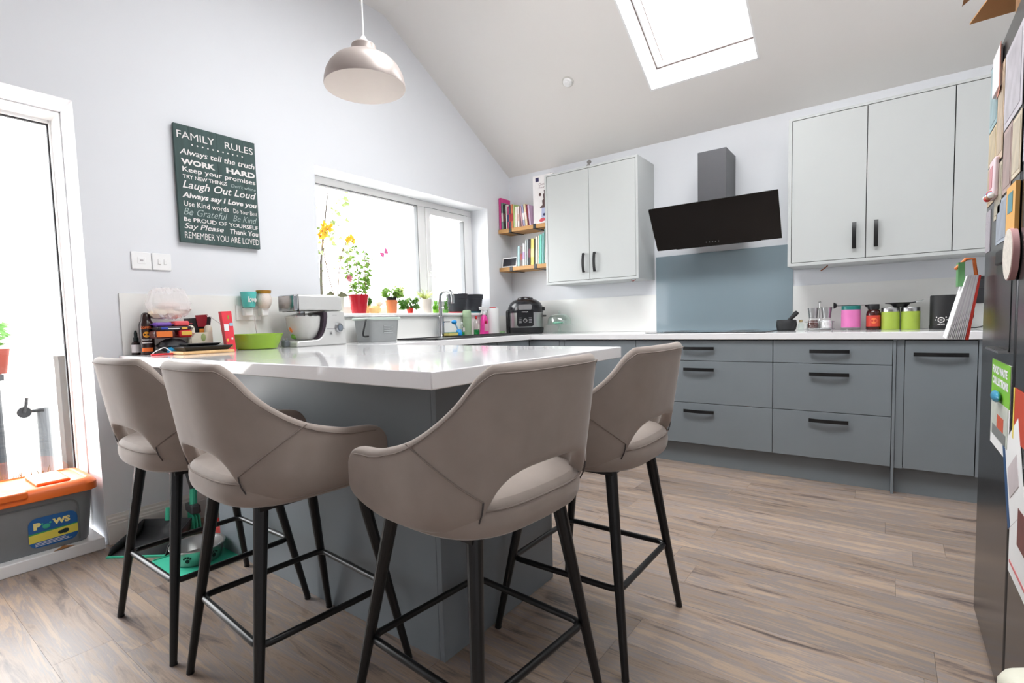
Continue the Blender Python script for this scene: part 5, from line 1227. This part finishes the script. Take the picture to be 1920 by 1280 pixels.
# ================================================================ GARDEN
g = struct(B(-60, -.4, -40, 40, -.3, -.12).build('ground', mat('pale_paving', (176,172,166), .9, var=.1, scale=4)))
t = thing('wooden_post', 'weathered brown timber sleeper post just outside the glass', 'post', (-.86, -3.215, -.12))
B(0,.1,-.14,.0,0,1.0).build('timber', mat('weathered_timber', (46,39,32), .9, var=.25, scale=10, stretch=(8,8,1)), t); B(-.002,.102,-.142,.002,1.0,1.02).build('cap', MATS['weathered_timber'], t)
t = thing('garden_table', 'grey metal garden table seen through the glazed door', 'table', (-1.55, -3.68, -.12))
M_gt = mat('grey_garden_metal', (40,43,47), .5)
B(-.4,.1,-.6,.2,.86,.9).build('table_top', M_gt, t)
for lx, ly in ((.03,.16),(-.36,.16),(.03,-.55),(-.36,-.55)): MB().cyl((lx,ly,0),(lx,ly,.86),.03,n=12).build('leg', M_gt, t)
t = thing('planter', 'orange plastic planter on the garden table', 'planter', (-1.6, -3.55, .7805))
mb = MB(); loft(mb, [rr(.08,.1,.02,0), rr(.1,.12,.02,.16)]); mb.build('pot', C('garden_orange', 112,34,12), t); bushy(t, 40, (0,0,.16), .1, .16, .07, .03, M_leafd, 77)
t = thing('parasol_stand', 'pale parasol tube with a black crank handle outside', 'parasol', (-1.5, -3.30, -.12))
MB().cyl((0,0,0),(0,0,.66),.035,n=14).build('tube', mat('pale_grey_tube', (84,86,88), .4), t); MB().lathe([(0,0),(.14,0),(.13,.04),(.04,.06),(0,.06)], 24).build('base', mat('dark_base', (70,72,74), .7), t)
cb = MB().cyl((.03,-.1,.645),(.05,-.1,.645),.036,n=20).build('crank_housing', M_blackp, t); MB().tube([(.05,-.1,.645),(.06,-.09,.70),(.06,-.085,.74)], .009, 8).build('crank_handle', M_blackp, cb)
MB().cyl((0,-.1,.645),(.03,-.0,.645),.012,n=8).build('crank_axle', M_blackp, t)
t = thing('grass_tuft', 'tuft of green grass beyond the storage box', 'grass', (-.75, -3.66, -.12))
rnd = random.Random(4); mb = MB()
for k in range(120):
    x, y = rnd.uniform(-.12,.12), rnd.uniform(-.22,.22); d = Vector((rnd.uniform(-.3,.3), rnd.uniform(-.3,.3), 1)); leaf(mb, (x,y,.18), d, rnd.uniform(.1,.28), .012, .05)
mb.build('blades', mat('garden_grass', (40,52,16), .7, var=.3), t, smooth=False); B(-.15,.15,-.26,.26,0,.185).build('planter_box', mat('grey_planter', (96,92,94), .8), t)
t = thing('garden_house', 'pale house with brown roof far beyond the garden', 'house', (-34, -1.2, -.12))
B(-4,0,-6,6,0,2.6).build('walls', mat('cream_render', (200,192,182), .9), t); MB().prism([(-6.4,2.6),(6.4,2.6),(0,4.4)], -4.2, .2, 'x').build('roof', mat('brown_tiles', (150,128,118), .9), t)
for y in (-2,.2,1.8): w_ = B(0,.03,y-.4,y+.4,1.1,2.2).build('window', M_white, t); B(.03,.035,y-.33,y+.33,1.17,2.13).build('pane', mat('dark_pane', (110,116,122), .3), w_)

t = thing('garden_shrub', 'pale leafy shrub branch outside the window', 'shrub', (-2.3, -.56, -.12))
MB().tube([(0,0,0),(.02,-.1,1.0),(0,-.05,1.9),(.05,.05,2.7)], [.03,.022,.015,.006], 8).build('trunk', mat('shrub_bark', (40,34,28), .9), t)
bushy(t, 46, (0,.02,1.75), .3, 1.05, .08, .05, thin('garden_leaf', 70, 84, 18, var=.3, t=.05), 55)
